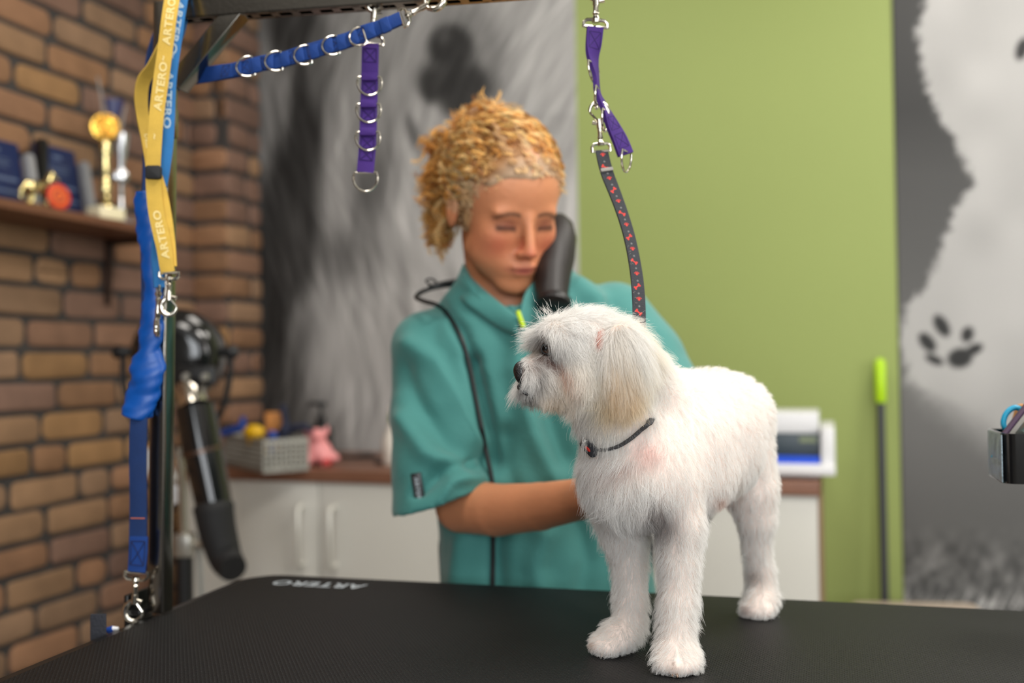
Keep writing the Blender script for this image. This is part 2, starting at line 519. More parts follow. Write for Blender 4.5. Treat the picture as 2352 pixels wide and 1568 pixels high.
# left wall: mortar bed + bricks; the bricks sit 9 mm proud
slab('wall_left', (XL-.12, YF-.1, 0), (XL, YB, ZC), M_mortar)
mb, cc = bricks('b', [((XL, -0.4, 0), (0, 1, 0), (1, 0, 0), YP+0.4, 0.03, 2.5)])
bw = mb.build('wall_left_bricks', M_brick, None, 50, cc); tag(bw, kind='structure')
slab('wall_left_pilaster', (XL, YP, 0), (XP, YB, ZC), M_mortar)
mb, cc = bricks('b', [((XL, YP, 0), (1, 0, 0), (0, -1, 0), XP-XL+.004, 0.12, 2.5), ((XP, YP-.004, 0), (0, 1, 0), (1, 0, 0), YB-YP, 0.2, 2.5)])
tag(mb.build('wall_left_pilaster_bricks', M_brick, None, 50, cc), kind='structure')

# window frames behind the viewer
def window(name, c, w, h, axis):
    mb = MB(); al = A(1, 0, 0) if axis == 'y' else A(0, 1, 0)
    size = lambda a, z: (a, .06, z) if axis == 'y' else (.06, a, z)
    for s in (-1, 1):
        mb.box(c + al*s*(w/2-.03), size(.06, h)); mb.box(c + A(0, 0, s*(h/2-.03)), size(w, .06))
    mb.box(c, size(.05, h)); tag(mb.build(name, M_white, None, 0), kind='structure')
window('window_1', A(1.0, YF-.05, 1.675), 2.4, 1.55, 'y')
window('window_2', A(XR+.05, 0.25, 1.725), 2.1, 1.45, 'x')
# ceiling panels (frame + diffuser) that the lamps belong to
M_diff = mat('lamp_diffuser', (255, 246, 232), 0.5, emis=3.0)
for i, (x, y) in enumerate(((-0.7, 0.25), (0.55, 0.9), (0.7, 2.1), (-0.75, 1.95))):
    t = thing('ceiling_panel', (x, y, ZC), 'square white ceiling light panel above the grooming room', 'ceiling light', 'ceiling light panels')
    MB().box((x, y, ZC-.012), (.64, .64, .024), bevel=.004).build('frame', M_white, t)
    MB().box((x, y, ZC-.026), (.58, .58, .006)).build('diffuser', M_diff, t)

# ================================================================== MURALS on the back wall
def mural(name, px0, px1, paint, label, xpad=0.0):
    """a grey-scale print glued to the wall, 2.6 mm thick; paint(px, py) -> grey 0..1 of the printed picture"""
    y0 = YB - 0.003
    xa = onY(px0, 784, y0)[0]; xb = onY(px1, 784, y0)[0] + xpad
    nx = int((xb - xa)/0.0055); nz = int((ZC - 0.02)/0.0055)
    X, Zg = np.meshgrid(np.linspace(xa, xb, nx), np.linspace(0.02, ZC-0.005, nz))
    W = np.stack([X, np.full_like(X, y0), Zg], -1)
    px, py, _ = project(W.reshape(-1, 3)); g = paint(px.reshape(X.shape), py.reshape(X.shape), X, Zg)
    g = np.clip(g, 0, 1); lg = np.where(g <= 0.04045, g/12.92, ((g+0.055)/1.055)**2.4)
    V = W.reshape(-1, 3); i = np.arange(nx*nz).reshape(nz, nx)
    F = np.stack([i[:-1, :-1], i[:-1, 1:], i[1:, 1:], i[1:, :-1]], -1).reshape(-1, 4)
    # thin edge so that the sheet has thickness
    n0 = len(V); rim = np.r_[i[0, :], i[1:, -1], i[-1, -2::-1], i[-2:0:-1, 0]]
    Vb = V[rim] + A(0, 0.0028, 0); m = len(rim); k = np.arange(m)
    Fr = np.stack([rim[k], n0+k, n0+(k+1) % m, rim[(k+1) % m]], 1)
    c = np.repeat(lg.reshape(-1, 1), 3, 1)*A(1.0, .985, .965)
    o = link_mesh(name, np.r_[V, Vb], np.r_[F, Fr], M_mural, None, 0, np.r_[c, c[rim]])
    return tag(o, label, 'mural')
M_mural = mat('printed_wallpaper', (128, 128, 128), 0.6, attr='col', bump=(140, 0.35))

def seglist_dist(px, py, pts):
    d = np.full(px.shape, 1e9)
    for (ax, ay), (bx, by) in zip(pts[:-1], pts[1:]):
        vx, vy = bx-ax, by-ay; t = np.clip(((px-ax)*vx + (py-ay)*vy)/(vx*vx+vy*vy), 0, 1)
        d = np.minimum(d, np.hypot(px-ax-t*vx, py-ay-t*vy))
    return d
def blob(g, px, py, cx, cy, rx, ry, val, rot=0, soft=0.5, a=1.0):
    c, s = math.cos(math.radians(rot)), math.sin(math.radians(rot))
    u = ((px-cx)*c + (py-cy)*s)/rx; v = (-(px-cx)*s + (py-cy)*c)/ry
    w = a*(1 - smooth01(np.hypot(u, v), 1-soft, 1+soft))
    return g*(1-w) + val*w
def strokes(g, X, Z, n, box, ln, wd, ang, amp, seed):
    """short printed hair strokes; box in wall metres, ang(x,z) -> direction"""
    r = np.random.default_rng(seed); xs = X[0]; zs = Z[:, 0]; dx = xs[1]-xs[0]; dz = zs[1]-zs[0]
    for _ in range(n):
        x = r.uniform(box[0], box[1]); z = r.uniform(box[2], box[3]); a = ang(x, z) + r.normal(0, .18)
        l = ln*r.uniform(.5, 1.5); m = l + 3*wd
        i0, i1 = np.searchsorted(xs, [x-m, x+m]); j0, j1 = np.searchsorted(zs, [z-m, z+m])
        if i1 <= i0 or j1 <= j0: continue
        gx = X[j0:j1, i0:i1]-x; gz = Z[j0:j1, i0:i1]-z
        u = gx*math.cos(a) + gz*math.sin(a); v = -gx*math.sin(a) + gz*math.cos(a)
        g[j0:j1, i0:i1] += r.normal(0, amp)*np.exp(-(u/l)**2 - (v/wd)**2)
    return g
def paint_face(px, py, X, Z):
    g = np.full(px.shape, 0.50)
    g = g + 0.16*smooth01(px, 1120, 1240)
    edge = np.interp(py, [-400, 0, 90, 180, 270, 330, 420, 560, 700, 850, 1000, 1400], [560, 618, 650, 692, 692, 662, 622, 590, 567, 556, 548, 530])
    fur = smooth01(px, edge-8, edge+16)*(1 - smooth01(px, 1150, 1230)*(py < 260))
    body = 0.52 + 0.10*smooth01(px, 780, 1000) + 0.10*smooth01(py, 250, 500)*smooth01(px, 900, 1050)
    g = g*(1-fur) + body*fur
    # dark coat down the left
    for a in ((672, 60, 58, 90, .17, -6), (706, 240, 40, 150, .15, 3), (665, 440, 66, 150, .15, 16), (632, 620, 74, 170, .17, 8), (602, 850, 58, 190, .16, 4), (690, 560, 46, 120, .20, 10), (690, 830, 26, 100, .24, 12), (735, 150, 40, 110, .34, 0)):
        g = blob(g, px, py, *a[:5], rot=a[5], soft=.5)
    g = blob(g, px, py, 862, 430, 40, 80, .28, rot=8, soft=.8)
    g = blob(g, px, py, 950, 310, 12, 40, .20, rot=-15, soft=.8)
    g = blob(g, px, py, 775, 420, 34, 260, .60, rot=4, soft=.8, a=.75)
    g = blob(g, px, py, 800, 600, 80, 60, .34, rot=0, soft=.8, a=.75)
    g = blob(g, px, py, 1040, 560, 170, 230, .72, soft=.7, a=.85)
    g = blob(g, px, py, 800, 850, 100, 200, .70, rot=0, soft=.6, a=.9)
    g = blob(g, px, py, 930, 900, 90, 240, .70, soft=.6, a=.9)
    g = blob(g, px, py, 640, 1000, 90, 120, .26, rot=20, soft=.8, a=.8)
    g = blob(g, px, py, 850, 110, 90, 130, .58, rot=20, soft=.7, a=.6)
    g = blob(g, px, py, 1070, 130, 84, 120, .40, soft=.5, a=.8)
    g = blob(g, px, py, 1052, 190, 84, 50, .15, rot=8, soft=.5); g = blob(g, px, py, 1058, 238, 40, 34, .18, soft=.6)
    g = blob(g, px, py, 990, 200, 24, 34, .15, soft=.6)
    g = blob(g, px, py, 1036, 108, 50, 50, .12, rot=-8, soft=.35); g = blob(g, px, py, 1022, 85, 20, 18, .30, soft=.7, a=.6)
    g = blob(g, px, py, 1112, 110, 16, 66, .50, rot=-14, soft=.7, a=.8)
    bx = (onY(560, 784, YB)[0], onY(1320, 784, YB)[0], .6, 2.3)
    g = strokes(g, X, Z, 2200, bx, .085, .006, lambda x, z: math.radians(-98 + 25*math.sin(z*3 + x*2)), .045, 3)
    return np.clip(g*.97, .10, .80)
def paint_paw(px, py, X, Z):
    e = np.interp(py, [-500, 0, 80, 200, 260, 320, 420, 480, 560, 650, 700, 760, 880, 960, 1080, 1200], [2170, 2125, 2106, 2126, 2152, 2190, 2237, 2192, 2166, 2132, 2085, 2066, 2090, 2190, 2352, 2600])
    n = 9*vnoise(np.stack([px/11, py/11, px*0], -1), 1, 5) + 5*vnoise(np.stack([px/5, py/5, px*0], -1), 1, 6)
    dark = np.interp(py, [-300, 0, 250, 400, 560, 700, 850, 1000, 1150, 1500], [.2, .22, .17, .26, .30, .34, .40, .38, .34, .30])
    sf = 1 + 9*smooth01(py, 850, 960); w = smooth01(px + n, e-9*sf, e+10*sf)
    white = .67 - .05*smooth01(py, 850, 1000) + .03*vnoise(np.stack([px/90, py/90, px*0], -1), 1, 9)
    g = dark*(1-w) + white*w
    for a in ((2163, 748, 15, 27, .10, -32), (2130, 786, 15, 25, .10, -40), (2146, 826, 22, 10, .12, 25), (2222, 768, 14, 18, .12, 20), (2205, 822, 28, 22, .10, -12), (2238, 802, 20, 12, .12, -25), (2348, 112, 14, 26, .08, 20)):
        g = blob(g, px, py, *a[:5], rot=a[5], soft=.3)
    gr = smooth01(py, 1180, 1330)
    g = g*(1-gr) + gr*(.34 + .13*vnoise(np.stack([px/26, py/34, px*0], -1), 1, 2) + .10*vnoise(np.stack([px/10, py/14, px*0], -1), 1, 4))
    gb = smooth01(py, 1335, 1400)
    blades = np.abs(vnoise(np.stack([(px + .5*(py-1400))/9, py/60, px*0], -1), 1, 8))
    g = g + gb*.42*smooth01(blades, .35, .8)
    return np.clip(g, .08, .86)
mural('wall_mural', 549, 1331, paint_face, 'large black and white photo mural of a long-haired dog left of the green wall')
mural('wall_mural', 2064, 2700, paint_paw, 'black and white photo mural of a white dog showing its raised paw', .2)
# ================================================================== CABINETS, WORKTOP and what stands on it
M_lam = mat('white_laminate', (214, 212, 204), 0.45)
M_lamd = mat('cabinet_edge_brown', (150, 118, 92), 0.6)
M_top = mat('brown_wood_worktop', (126, 86, 66), 0.42, bump=(40, 0.25, (1, 14, 14)), var=(9, 0.12))
M_steel = mat('brushed_nickel', (190, 186, 178), 0.32, 1.0)
M_chrome = mat('polished_nickel', (214, 208, 196), 0.14, 1.0)
M_black = mat('black_plastic', (20, 20, 22), 0.42)
M_gloss = mat('glossy_black_plastic', (12, 12, 14), 0.12, coat=0.6)
M_rubber = mat('black_rubber', (26, 26, 28), 0.7)
YC = 2.335; XE = -0.022; ZT = 0.872
def cabinet(x0, x1, label):
    t = thing('base_cabinet', ((x0+x1)/2, (YC+YB)/2, 0), label, 'cabinet', 'white base cabinets along the back wall')
    mb = MB(); d = YB - YC - .035
    mb.box(((x0+x1)/2, YC+.02+d/2, .47), (x1-x0-.002, d-.004, .74)); mb.box(((x0+x1)/2, YC+.07+d/2, .05), (x1-x0-.01, d-.12, .10))
    mb.build('body', M_lam, t, 0)
    xm = (x0+x1)/2
    for a, b, hx in ((x0, xm, xm-.046), (xm, x1, xm+.046)):
        dr = MB().box(((a+b)/2, YC+.009, .47), (b-a-.004, .018, .735), bevel=.0015).build('door', M_lam, t)
        h = MB(); z0, z1 = .625, .775
        h.tube([(hx, YC, z0), (hx, YC-.028, z0), (hx, YC-.032, z0+.006), (hx, YC-.032, z1-.006), (hx, YC-.028, z1), (hx, YC, z1)], .0075, 10)
        h.build('handle', mat('satin_aluminium', (212, 210, 202), .35, .35), dr)
    return t
cabinet(-1.695, -.845, 'white two-door base cabinet under the grey basket and pink pig')
cb = cabinet(-.845, XE, 'white base cabinet behind the dog, below the white device, next to the green wall')
MB().box((XE+.0035, (YC+YB)/2, .47), (.007, YB-YC-.006, .74)).build('side_panel', M_lamd, cb, 0)
wt = MB().box(((-1.75+XE+.004)/2, (YC-.012+YB-.004)/2, ZT-.016), (XE+.004+1.75, YB-YC+.008, .031), bevel=.003).build('worktop', M_top)
tag(wt, 'brown wood-look worktop running over the white cabinets', 'worktop')

# grey perforated basket with odds and ends
def frame_at(px, py, z0, yaw):
    o = onZ(px, py, z0); a = math.radians(yaw)
    return o, A(math.cos(a), math.sin(a), 0), A(-math.sin(a), math.cos(a), 0)
M_bask = mat('grey_plastic_basket', (158, 156, 148), 0.6)
o, ax, ay = frame_at(606, 1087, ZT, 28)          # nearest corner of the basket
W, D, H = .118, .30, .085                           # along ax (rightwards) and along -ax? see below
t = thing('storage_basket', o, 'grey perforated plastic basket full of odds and ends on the worktop', 'basket')
mb = MB()
ux, uy = nrm(A(math.cos(math.radians(52)), math.sin(math.radians(52)), 0)), nrm(A(-math.cos(math.radians(10)), math.sin(math.radians(10)), 0))
uy = nrm(A(-ux[1], ux[0], 0))
def basket_wall(p, d, ln):
    nrmv = A(-d[1], d[0], 0); nh = int(ln/.0125)
    mb.box(p + d*ln/2 + A(0, 0, .006), (ln, .003, .012), (d, nrmv, A(0, 0, 1))); mb.box(p + d*ln/2 + A(0, 0, H-.006), (ln, .006, .012), (d, nrmv, A(0, 0, 1)))
    for i in range(nh+1): mb.box(p + d*(ln*i/nh) + A(0, 0, H/2), (.0055, .003, H), (d, nrmv, A(0, 0, 1)))
    for z in (.022, .036, .05, .064): mb.box(p + d*ln/2 + A(0, 0, z), (ln, .003, .0048), (d, nrmv, A(0, 0, 1)))
basket_wall(o, ux, W); basket_wall(o, uy, D); basket_wall(o+uy*D, ux, W); basket_wall(o+ux*W, uy, D)
mb.box(o + ux*W/2 + uy*D/2 + A(0, 0, .003), (W, D, .004), (ux, uy, A(0, 0, 1)))
mb.build('basket_mesh', M_bask, t, 0)
M_bfill = mat('dark_navy_cloth', (28, 34, 58), 0.8, bump=(40, .6))
M_blue = mat('blue_plastic', (22, 66, 150), 0.4); M_yel = mat('yellow_plastic', (228, 178, 20), 0.45)
M_oran = mat('tan_box', (196, 130, 66), 0.6); M_bk = mat('dark_cloth', (24, 24, 26), 0.85)
def inb(a, b, z): return o + ux*a + uy*b + A(0, 0, z)
q = MB(); q.tube([inb(.02, .03, .012), inb(.05, .12, .03), inb(.10, .20, .03), inb(.16, .26, .02)], [.012, .018, .018, .01], 10)
tag(q.build('dark_leash', M_bk), 'dark rolled leash lying at the bottom of the grey basket', 'leash')
q = MB(); c = P(583, 992, 2.60); q.ball(c, A(.030, .022, .020), 14); q.tube([c, c+A(-.012, 0, -.03)], [.014, .006], 10); q.tube([c+A(0, 0, -.02), inb(.04, .1, .04)], .006, 8)
tag(q.build('yellow_toy', M_yel), 'yellow plastic toy poking out of the grey basket', 'toy')
q = MB(); c = P(632, 968, 2.74); q.box(c, (.05, .04, .052), (nrm(A(1, .4, 0)), nrm(A(-.4, 1, 0)), A(0, 0, 1)), .004); q.box(c - A(0, 0, .05), (.044, .034, .055), None, .003)
tag(q.build('small_tan_box', M_oran), 'small tan box standing up in the grey basket', 'box')
q = MB(); a = P(500, 998, 2.72); b = P(556, 982, 2.7); q.tube([a, b], [.008, .012], 10); q.tube([b, b+A(.004, 0, .03)], [.012, .006], 8); q.tube([a, a-A(0, 0, .05)], .006, 8)
tag(q.build('blue_brush', M_blue), 'blue brush leaning over the left side of the grey basket', 'brush')
q = MB(); a = P(652, 1000, 2.66); b = P(650, 938, 2.72); q.tube([a, (a+b)/2+A(.006, 0, 0), b], [.014, .009, .008], 10); q.ball(b, .011, 10); q.tube([a, a-A(0, 0, .03)], .01, 8)
tag(q.build('blue_comb_handle', M_bfill), 'navy tool handle standing upright in the grey basket', 'tool')
q = MB(); a = P(625, 1000, 2.63); q.ball(a, A(.016, .012, .014), 12); q.tube([a, a-A(0, 0, .05)], .008, 8)
tag(q.build('blue_clip', M_blue), 'small bright blue clip at the rim of the grey basket', 'clip')
q = MB(); q.tube([P(640, 1002, 2.70), P(665, 985, 2.70), P(700, 978, 2.69), P(716, 990, 2.68)], [.012, .02, .015, .008], 12, flat=(.6, CU))
tag(q.build('navy_harness', M_bfill), 'dark navy dog harness hanging over the right side of the grey basket', 'harness')
q = MB(); q.tube([P(636, 1004, 2.68), P(650, 985, 2.7), P(672, 1000, 2.7)], [.014, .024, .012], 12, flat=(.6, CU))
tag(q.build('black_cloth', M_bk), 'crumpled black cloth in the middle of the grey basket', 'cloth')

# pink pig toy
M_pink = mat('pink_rubber', (232, 150, 150), 0.5); M_red = mat('red_rubber', (196, 60, 60), 0.5)
b0 = onZ(728, 1068, ZT); Zp = project(b0)[2]
f = Field(b0 - A(.09, .08, .02), b0 + A(.09, .08, .14), .004)
def PP(px, py, dz=0): return P(px, py, Zp + dz)
f.ell(PP(727, 1035, .01), A(.042, .036, .036), k=.01); f.ell(PP(725, 1005), A(.027, .024, .026), k=.012)
f.ell(PP(727, 1003, -.025), A(.012, .012, .010), k=.004)
for a, b in (((715, 1035), (692, 1060)), ((742, 1030), (772, 1052))): f.cap(PP(*a), PP(*b, -.01), .014, .010, .01)
for a, b in (((712, 1050), (696, 1066)), ((742, 1048), (748, 1064))): f.cap(PP(*a, -.01), PP(*b, -.035), .016, .013, .01)
for x in (706, 748): f.cap(PP(x, 992), PP(x + (4 if x > 720 else -4), 980), .010, .005, .004)
V, Q = f.mesh(); V = relax(V, Q, 2); V[:, 2] = np.maximum(V[:, 2], ZT+.0005)
pg = thing('pig_toy', b0, 'pink rubber pig toy sitting on the brown worktop', 'toy')
link_mesh('body', V, Q, M_pink, pg, 180)
for x, y in ((694, 1066), (750, 1066)):
    c = PP(x, y-4, -.038); c[2] = ZT+.011; MB().ball(c, A(.016, .012, .0105), 12).build('red_foot', M_red, pg)
# pump bottle behind the pig
def bottle_at(px, py, name, label, prof, m, cap=None):
    b = onZ(px, py, ZT); b[2] = ZT + .0005
    t = thing(name, b, label, 'bottle'); MB().lathe(prof, b, A(0, 0, 1), 24).build('bottle_body', m, t)
    return t, b
t, b = bottle_at(738, 1052, 'pump_bottle', 'black pump bottle standing behind the pink pig', [(.001, 0), (.034, 0), (.036, .004), (.036, .075), (.030, .09), (.012, .10), (.012, .108), (.001, .108)], M_gloss)
q = MB(); q.lathe([(.001, .104), (.014, .104), (.014, .122), (.005, .124), (.005, .15), (.016, .152), (.016, .164), (.001, .166)], b, A(0, 0, 1), 18); q.tube([b+A(0, 0, .158), b+A(-.03, -.008, .160), b+A(-.036, -.01, .15)], .005, 8)
q.build('pump_head', M_black, t)
M_ceram = mat('white_glazed_plastic', (226, 220, 210), 0.3); M_gcap = mat('green_label', (120, 150, 50), 0.5)
t, b = bottle_at(905, 1066, 'white_bottle', 'white bottle with a green mark half hidden by the teal sleeve', [(.001, 0), (.030, 0), (.032, .004), (.032, .06), (.024, .085), (.013, .11), (.012, .16), (.001, .162)], M_ceram)
MB().lathe([(.0125, .112), (.0135, .113), (.0135, .135), (.0125, .136)], b, A(0, 0, 1), 18).build('green_band', M_gcap, t)
q = MB(); b = onZ(822, 1056, ZT)
q.tube([b+A(-.055, 0, .008), b+A(-.01, 0, .009), b+A(.03, 0, .013), b+A(.058, .01, .008)], [.007, .008, .012, .007], 12, flat=(.6, A(0, 0, 1)))
tag(q.build('flat_tool', M_bk), 'long flat black tool lying on the worktop beside the pink pig', 'tool')
q = MB(); b = onZ(886, 1067, ZT); q.tube([b+A(-.03, 0, .006), b+A(.03, 0.01, .006)], [.006, .005], 10)
tag(q.build('small_tool', M_bk), 'small black tool lying by the foot of the white bottle', 'tool')

# white desk device at the end of the worktop
M_dev = mat('white_device_plastic', (222, 222, 224), 0.4); M_dark = mat('dark_slate_panel', (44, 56, 64), 0.35)
M_scr = mat('greenish_display', (118, 128, 100), 0.4); M_bl = mat('bright_blue_strip', (10, 72, 200), 0.35)
yd = YC + .03                                       # its front plane
def F2(px, py, dy=0): return onY(px, py, yd+dy)
def panel(mb, x0, y0, x1, y1, dy0, dy1, bev=.003):
    a = F2(x0, y0, dy0); b = F2(x1, y1, dy0); lo = np.minimum(a, b); hi = np.maximum(a, b); hi[1] = yd+dy1; lo[1] = yd+dy0
    return mb.box((lo+hi)/2, hi-lo, bevel=bev)
base = F2(1790, 1104); base[2] = ZT
t = thing('desk_device', base, 'white plastic desk device with dark front and blue strip on the worktop', 'device')
xe = F2(1918, 1000)[0]; xs = F2(1640, 1000)[0]; zt = F2(1900, 985)[2]; zb = F2(1900, 1092)[2]
mb = MB(); mb.box(((F2(1700, 1000)[0]+F2(1878, 1000)[0])/2, yd+.16, (ZT+zb)/2+.005), (F2(1878, 1000)[0]-F2(1700, 1000)[0], .26, zb-ZT+.009)); mb.build('foot', M_dev, t)
mb = MB(); zr = zb + .022
mb.box(((xs+xe)/2, yd+.15, (zb+zr)/2), (xe-xs, .32, zr-zb), bevel=.006)
xr0 = F2(1884, 1000)[0]
mb.box(((xr0+xe)/2, yd+.17, (zr+zt)/2-.005), (xe-xr0, .28, zt-zr+.01), bevel=.008)
mb.build('housing', M_dev, t)
mb = MB(); zc = F2(1800, 999)[2]
mb.box(((xs+xr0)/2, yd+.16, (zr+zc)/2), (xr0-xs, .22, zc-zr), bevel=.003); mb.build('front_panel', M_dark, t)
mb = MB(); z2 = F2(1800, 1051)[2]; mb.box(((xs+xr0)/2-.001, yd+.043, (zr+z2)/2), (xr0-xs-.002, .012, z2-zr)); mb.build('blue_strip', M_bl, t)
mb = MB(); a = F2(1836, 1003, .05); b = F2(1876, 1016, .05); mb.box((a+b)/2, (b[0]-a[0], .006, a[2]-b[2])); mb.build('display', M_scr, t)
mb = MB(); zu = F2(1800, 948, .05)[2]; mb.box(((xs+F2(1880, 950, .05)[0])/2, yd+.16, (zc+zu)/2), (F2(1880, 950, .05)[0]-xs, .21, zu-zc), bevel=.006); mb.build('top_cover', M_dev, t)

# broom leaning on the green wall
M_lime = mat('lime_rubber_grip', (176, 220, 20), 0.4); M_pole = mat('dark_grey_pole', (52, 54, 58), 0.4)
pt = onY(2021, 826, YB-.030); pm = onY(2032, 1375, YB-.09)
d = nrm(pm - pt); pf = pt + d*(pt[2]-.12)/(-d[2])
t = thing('broom', A(pf[0], pf[1], 0), 'dark-handled broom with lime green grip leaning against the green wall', 'broom')
MB().tube([pt - d*-.10, pf], .0105, 12).build('handle', M_pole, t)
q = MB(); q.tube([pt - d*.004, pt, pt + d*.012, pt + d*.11, pt + d*.115], [.004, .010, .0145, .0145, .011], 14); q.build('grip', M_lime, t)
q = MB(); q.box(pf - A(0, 0, .02), (.30, .05, .04), bevel=.01); q.build('head', M_lime, t)
q = MB(); q.box(pf - A(0, 0, .08), (.31, .06, .082), bevel=.004); q.build('bristles', M_bk, t)

# beige seat behind the table
M_beige = mat('beige_upholstery', (196, 180, 166), 0.75, bump=(160, .4))
zs = .53
a = onZ(1950, 1378, zs); b = onZ(2235, 1382, zs)
u = nrm(b-a); u[2] = 0; u = nrm(u); v = A(u[1], -u[0], 0); L = np.linalg.norm(b-a)
c = (a+b)/2 + v*.2; c[2] = 0
t = thing('bench', A(c[0], c[1], 0), 'low beige upholstered bench in front of the right mural, behind the table', 'bench')
MB().box(c + A(0, 0, zs-.05), (L, .40, .10), (u, -v, A(0, 0, 1)), .02).build('seat', M_beige, t)
for sx in (-1, 1):
    for sy in (-1, 1):
        MB().tube([c + u*sx*(L/2-.05) + v*sy*.15, c + u*sx*(L/2-.05) + v*sy*.15 + A(0, 0, zs-.09)], .018, 10).build('leg', M_black, t)

# ================================================================== SHELF on the brick wall
M_shelf = mat('brown_wood_shelf', (112, 72, 48), 0.5, bump=(30, .2, (14, 1, 14)), var=(8, .12))
ZS = 1.502; YSE = 2.285; XS = XL + .012
sh = thing('wall_shelf', (XS, 1.9, ZS), 'brown wooden shelf on the brick wall carrying trophies', 'shelf')
MB().box((XS+.095, (1.2+YSE)/2, ZS), (.19, YSE-1.2, .020), bevel=.002).build('board', M_shelf, sh)
M_brk = mat('dark_brown_bracket', (48, 30, 22), 0.5)
for py_ in (YSE-.03, 1.35):
    q = MB(); q.box((XS+.08, py_, ZS-.018), (.14, .016, .014))
    q.prism([(0, 0), (.020, 0), (.006, -.175), (0, -.175)], A(XS, py_-.008, ZS-.012), A(1, 0, 0), A(0, 0, 1), A(0, 1, 0), .016)
    q.build('bracket', M_brk, sh, 0)
ZST = ZS + .0105
# certificate plaques
M_navy = mat('navy_print', (28, 42, 84), 0.35, var=(60, .12)); M_pgrey = mat('grey_acrylic', (150, 150, 152), 0.25); M_pline = mat('pale_print', (98, 112, 142), 0.5)
def plaque(pxl, pxr, pyt, label):
    xf = XS + .062
    yl = onX(pxl, 400, xf)[1]; yr = onX(pxr, 400, xf)[1]; h = onX(pxl, pyt, xf)[2] - ZST
    c = A(xf, (yl+yr)/2, ZST)
    t = thing('award_plaque', c, label, 'plaque', 'navy award plaques on the shelf')
    up = nrm(A(-.16, 0, 1)); fr = nrm(A(1, 0, .16)); al = A(0, 1, 0); w = yr-yl
    MB().box(c + up*(h/2+.002) - fr*.006, (w, h, .012), (al, up, fr), .002).build('board', M_navy, t)
    q = MB()
    for k, (z, ww, th) in enumerate(((.86, .22, .05), (.74, .62, .014), (.69, .66, .014), (.64, .55, .014), (.46, .86, .04), (.28, .86, .03), (.14, .5, .02))):
        q.box(c + up*(h*z) + al*(-.04*w if k else 0) + fr*.0005, (w*ww, h*th, .0015), (al, up, fr))
    q.build('printed_lines', M_pline, t, 0)
    MB().box(c + up*(h*.44) + al*(w/2+.014) + fr*.012, (.024, h*.86, .02), (al, up, fr), .008).build('side_stand', M_pgrey, t)
plaque(-62, 62, 296, 'navy award plaque at the left, cut off by the picture edge')
q = MB(); q.box(onX(96, 390, XS+.05) - A(0, 0, .0), (.02, .022, .15)); tag(q.build('dark_gap_strip', M_black), 'narrow black strip filling the dark gap between the two navy plaques', 'plaque')  # black strip added to stand for the dark gap between the plaques
plaque(104, 193, 322, 'navy award plaque behind the gold horse and the red rosette')
M_gold = mat('polished_gold', (236, 186, 84), 0.18, 1.0); M_goldp = mat('pale_gold', (240, 222, 160), 0.15, 1.0)
M_silv = mat('polished_silver', (220, 222, 226), 0.12, 1.0)
def shelf_pt(px, dx):  # point of the shelf top under picture column px, dx out from the wall
    p = onX(px, 470, XS+dx); p[2] = ZST + .0005; return p
# horse figurine
b = shelf_pt(92, .14); th = thing('horse_figurine', b, 'small shiny gold horse figurine on the shelf beside the red rosette', 'figurine')
f = Field(b - A(.05, .12, .005), b + A(.05, .12, .12), .0025); al = A(0, 1, 0)
H = lambda y, z, x=0: b + A(x, y, z)
f.cap(H(-.030, .050), H(.018, .052), .0135, .0145, .006); f.cap(H(.020, .056), H(.036, .086), .011, .007, .006)
f.cap(H(.036, .086), H(.056, .076), .007, .0045, .004); f.cap(H(.034, .09), H(.032, .098), .003, .001, .002)
for y, x in ((-.034, .008), (-.028, -.008), (.018, .008), (.026, -.008)):
    f.cap(H(y, .044, x), H(y+.006, .026, x), .007, .0045, .004); f.cap(H(y+.006, .026, x), H(y-.001, .009, x), .0042, .0035, .003)
f.cap(H(-.042, .056), H(-.056, .036), .005, .006, .004); f.cap(H(-.056, .036), H(-.058, .016), .006, .003, .004)
V, Q = f.mesh(); link_mesh('horse_body', relax(V, Q, 1), Q, M_goldp, th, 180)
MB().box(b + A(0, -.003, .004), (.035, .11, .008), bevel=.003).build('base', M_gold, th)
# rosette
b = shelf_pt(133, .165); c = b + A(0, 0, .032)
t = thing('rosette', b, 'round red and orange rosette leaning at the front of the shelf', 'rosette')
M_ros = [mat('red_ribbon', (206, 44, 28), .5), mat('orange_ribbon', (236, 110, 30), .5), mat('dark_red_ribbon', (150, 30, 40), .5)]
fr = nrm(A(1, -.25, .12)); q = MB()
n = 32; out = []
for i in range(n*2): a = math.pi*i/n; r = .0315 if i % 2 == 0 else .029; out.append((r*math.cos(a), r*math.sin(a)))
rx = nrm(np.cross(A(0, 0, 1), fr)); ry = np.cross(fr, rx)
q.prism(out, c, rx, ry, fr, .005, .001); q.build('pleated_ribbon', M_ros[0], t)
for r, m, h in ((.023, 1, .0062), (.016, 2, .0070), (.009, 1, .0078)):
    MB().lathe([(.0005, 0), (r, 0), (r, h-.001), (r-.001, h), (.0005, h)], c, fr, 28).build('ring', M_ros[m], t)
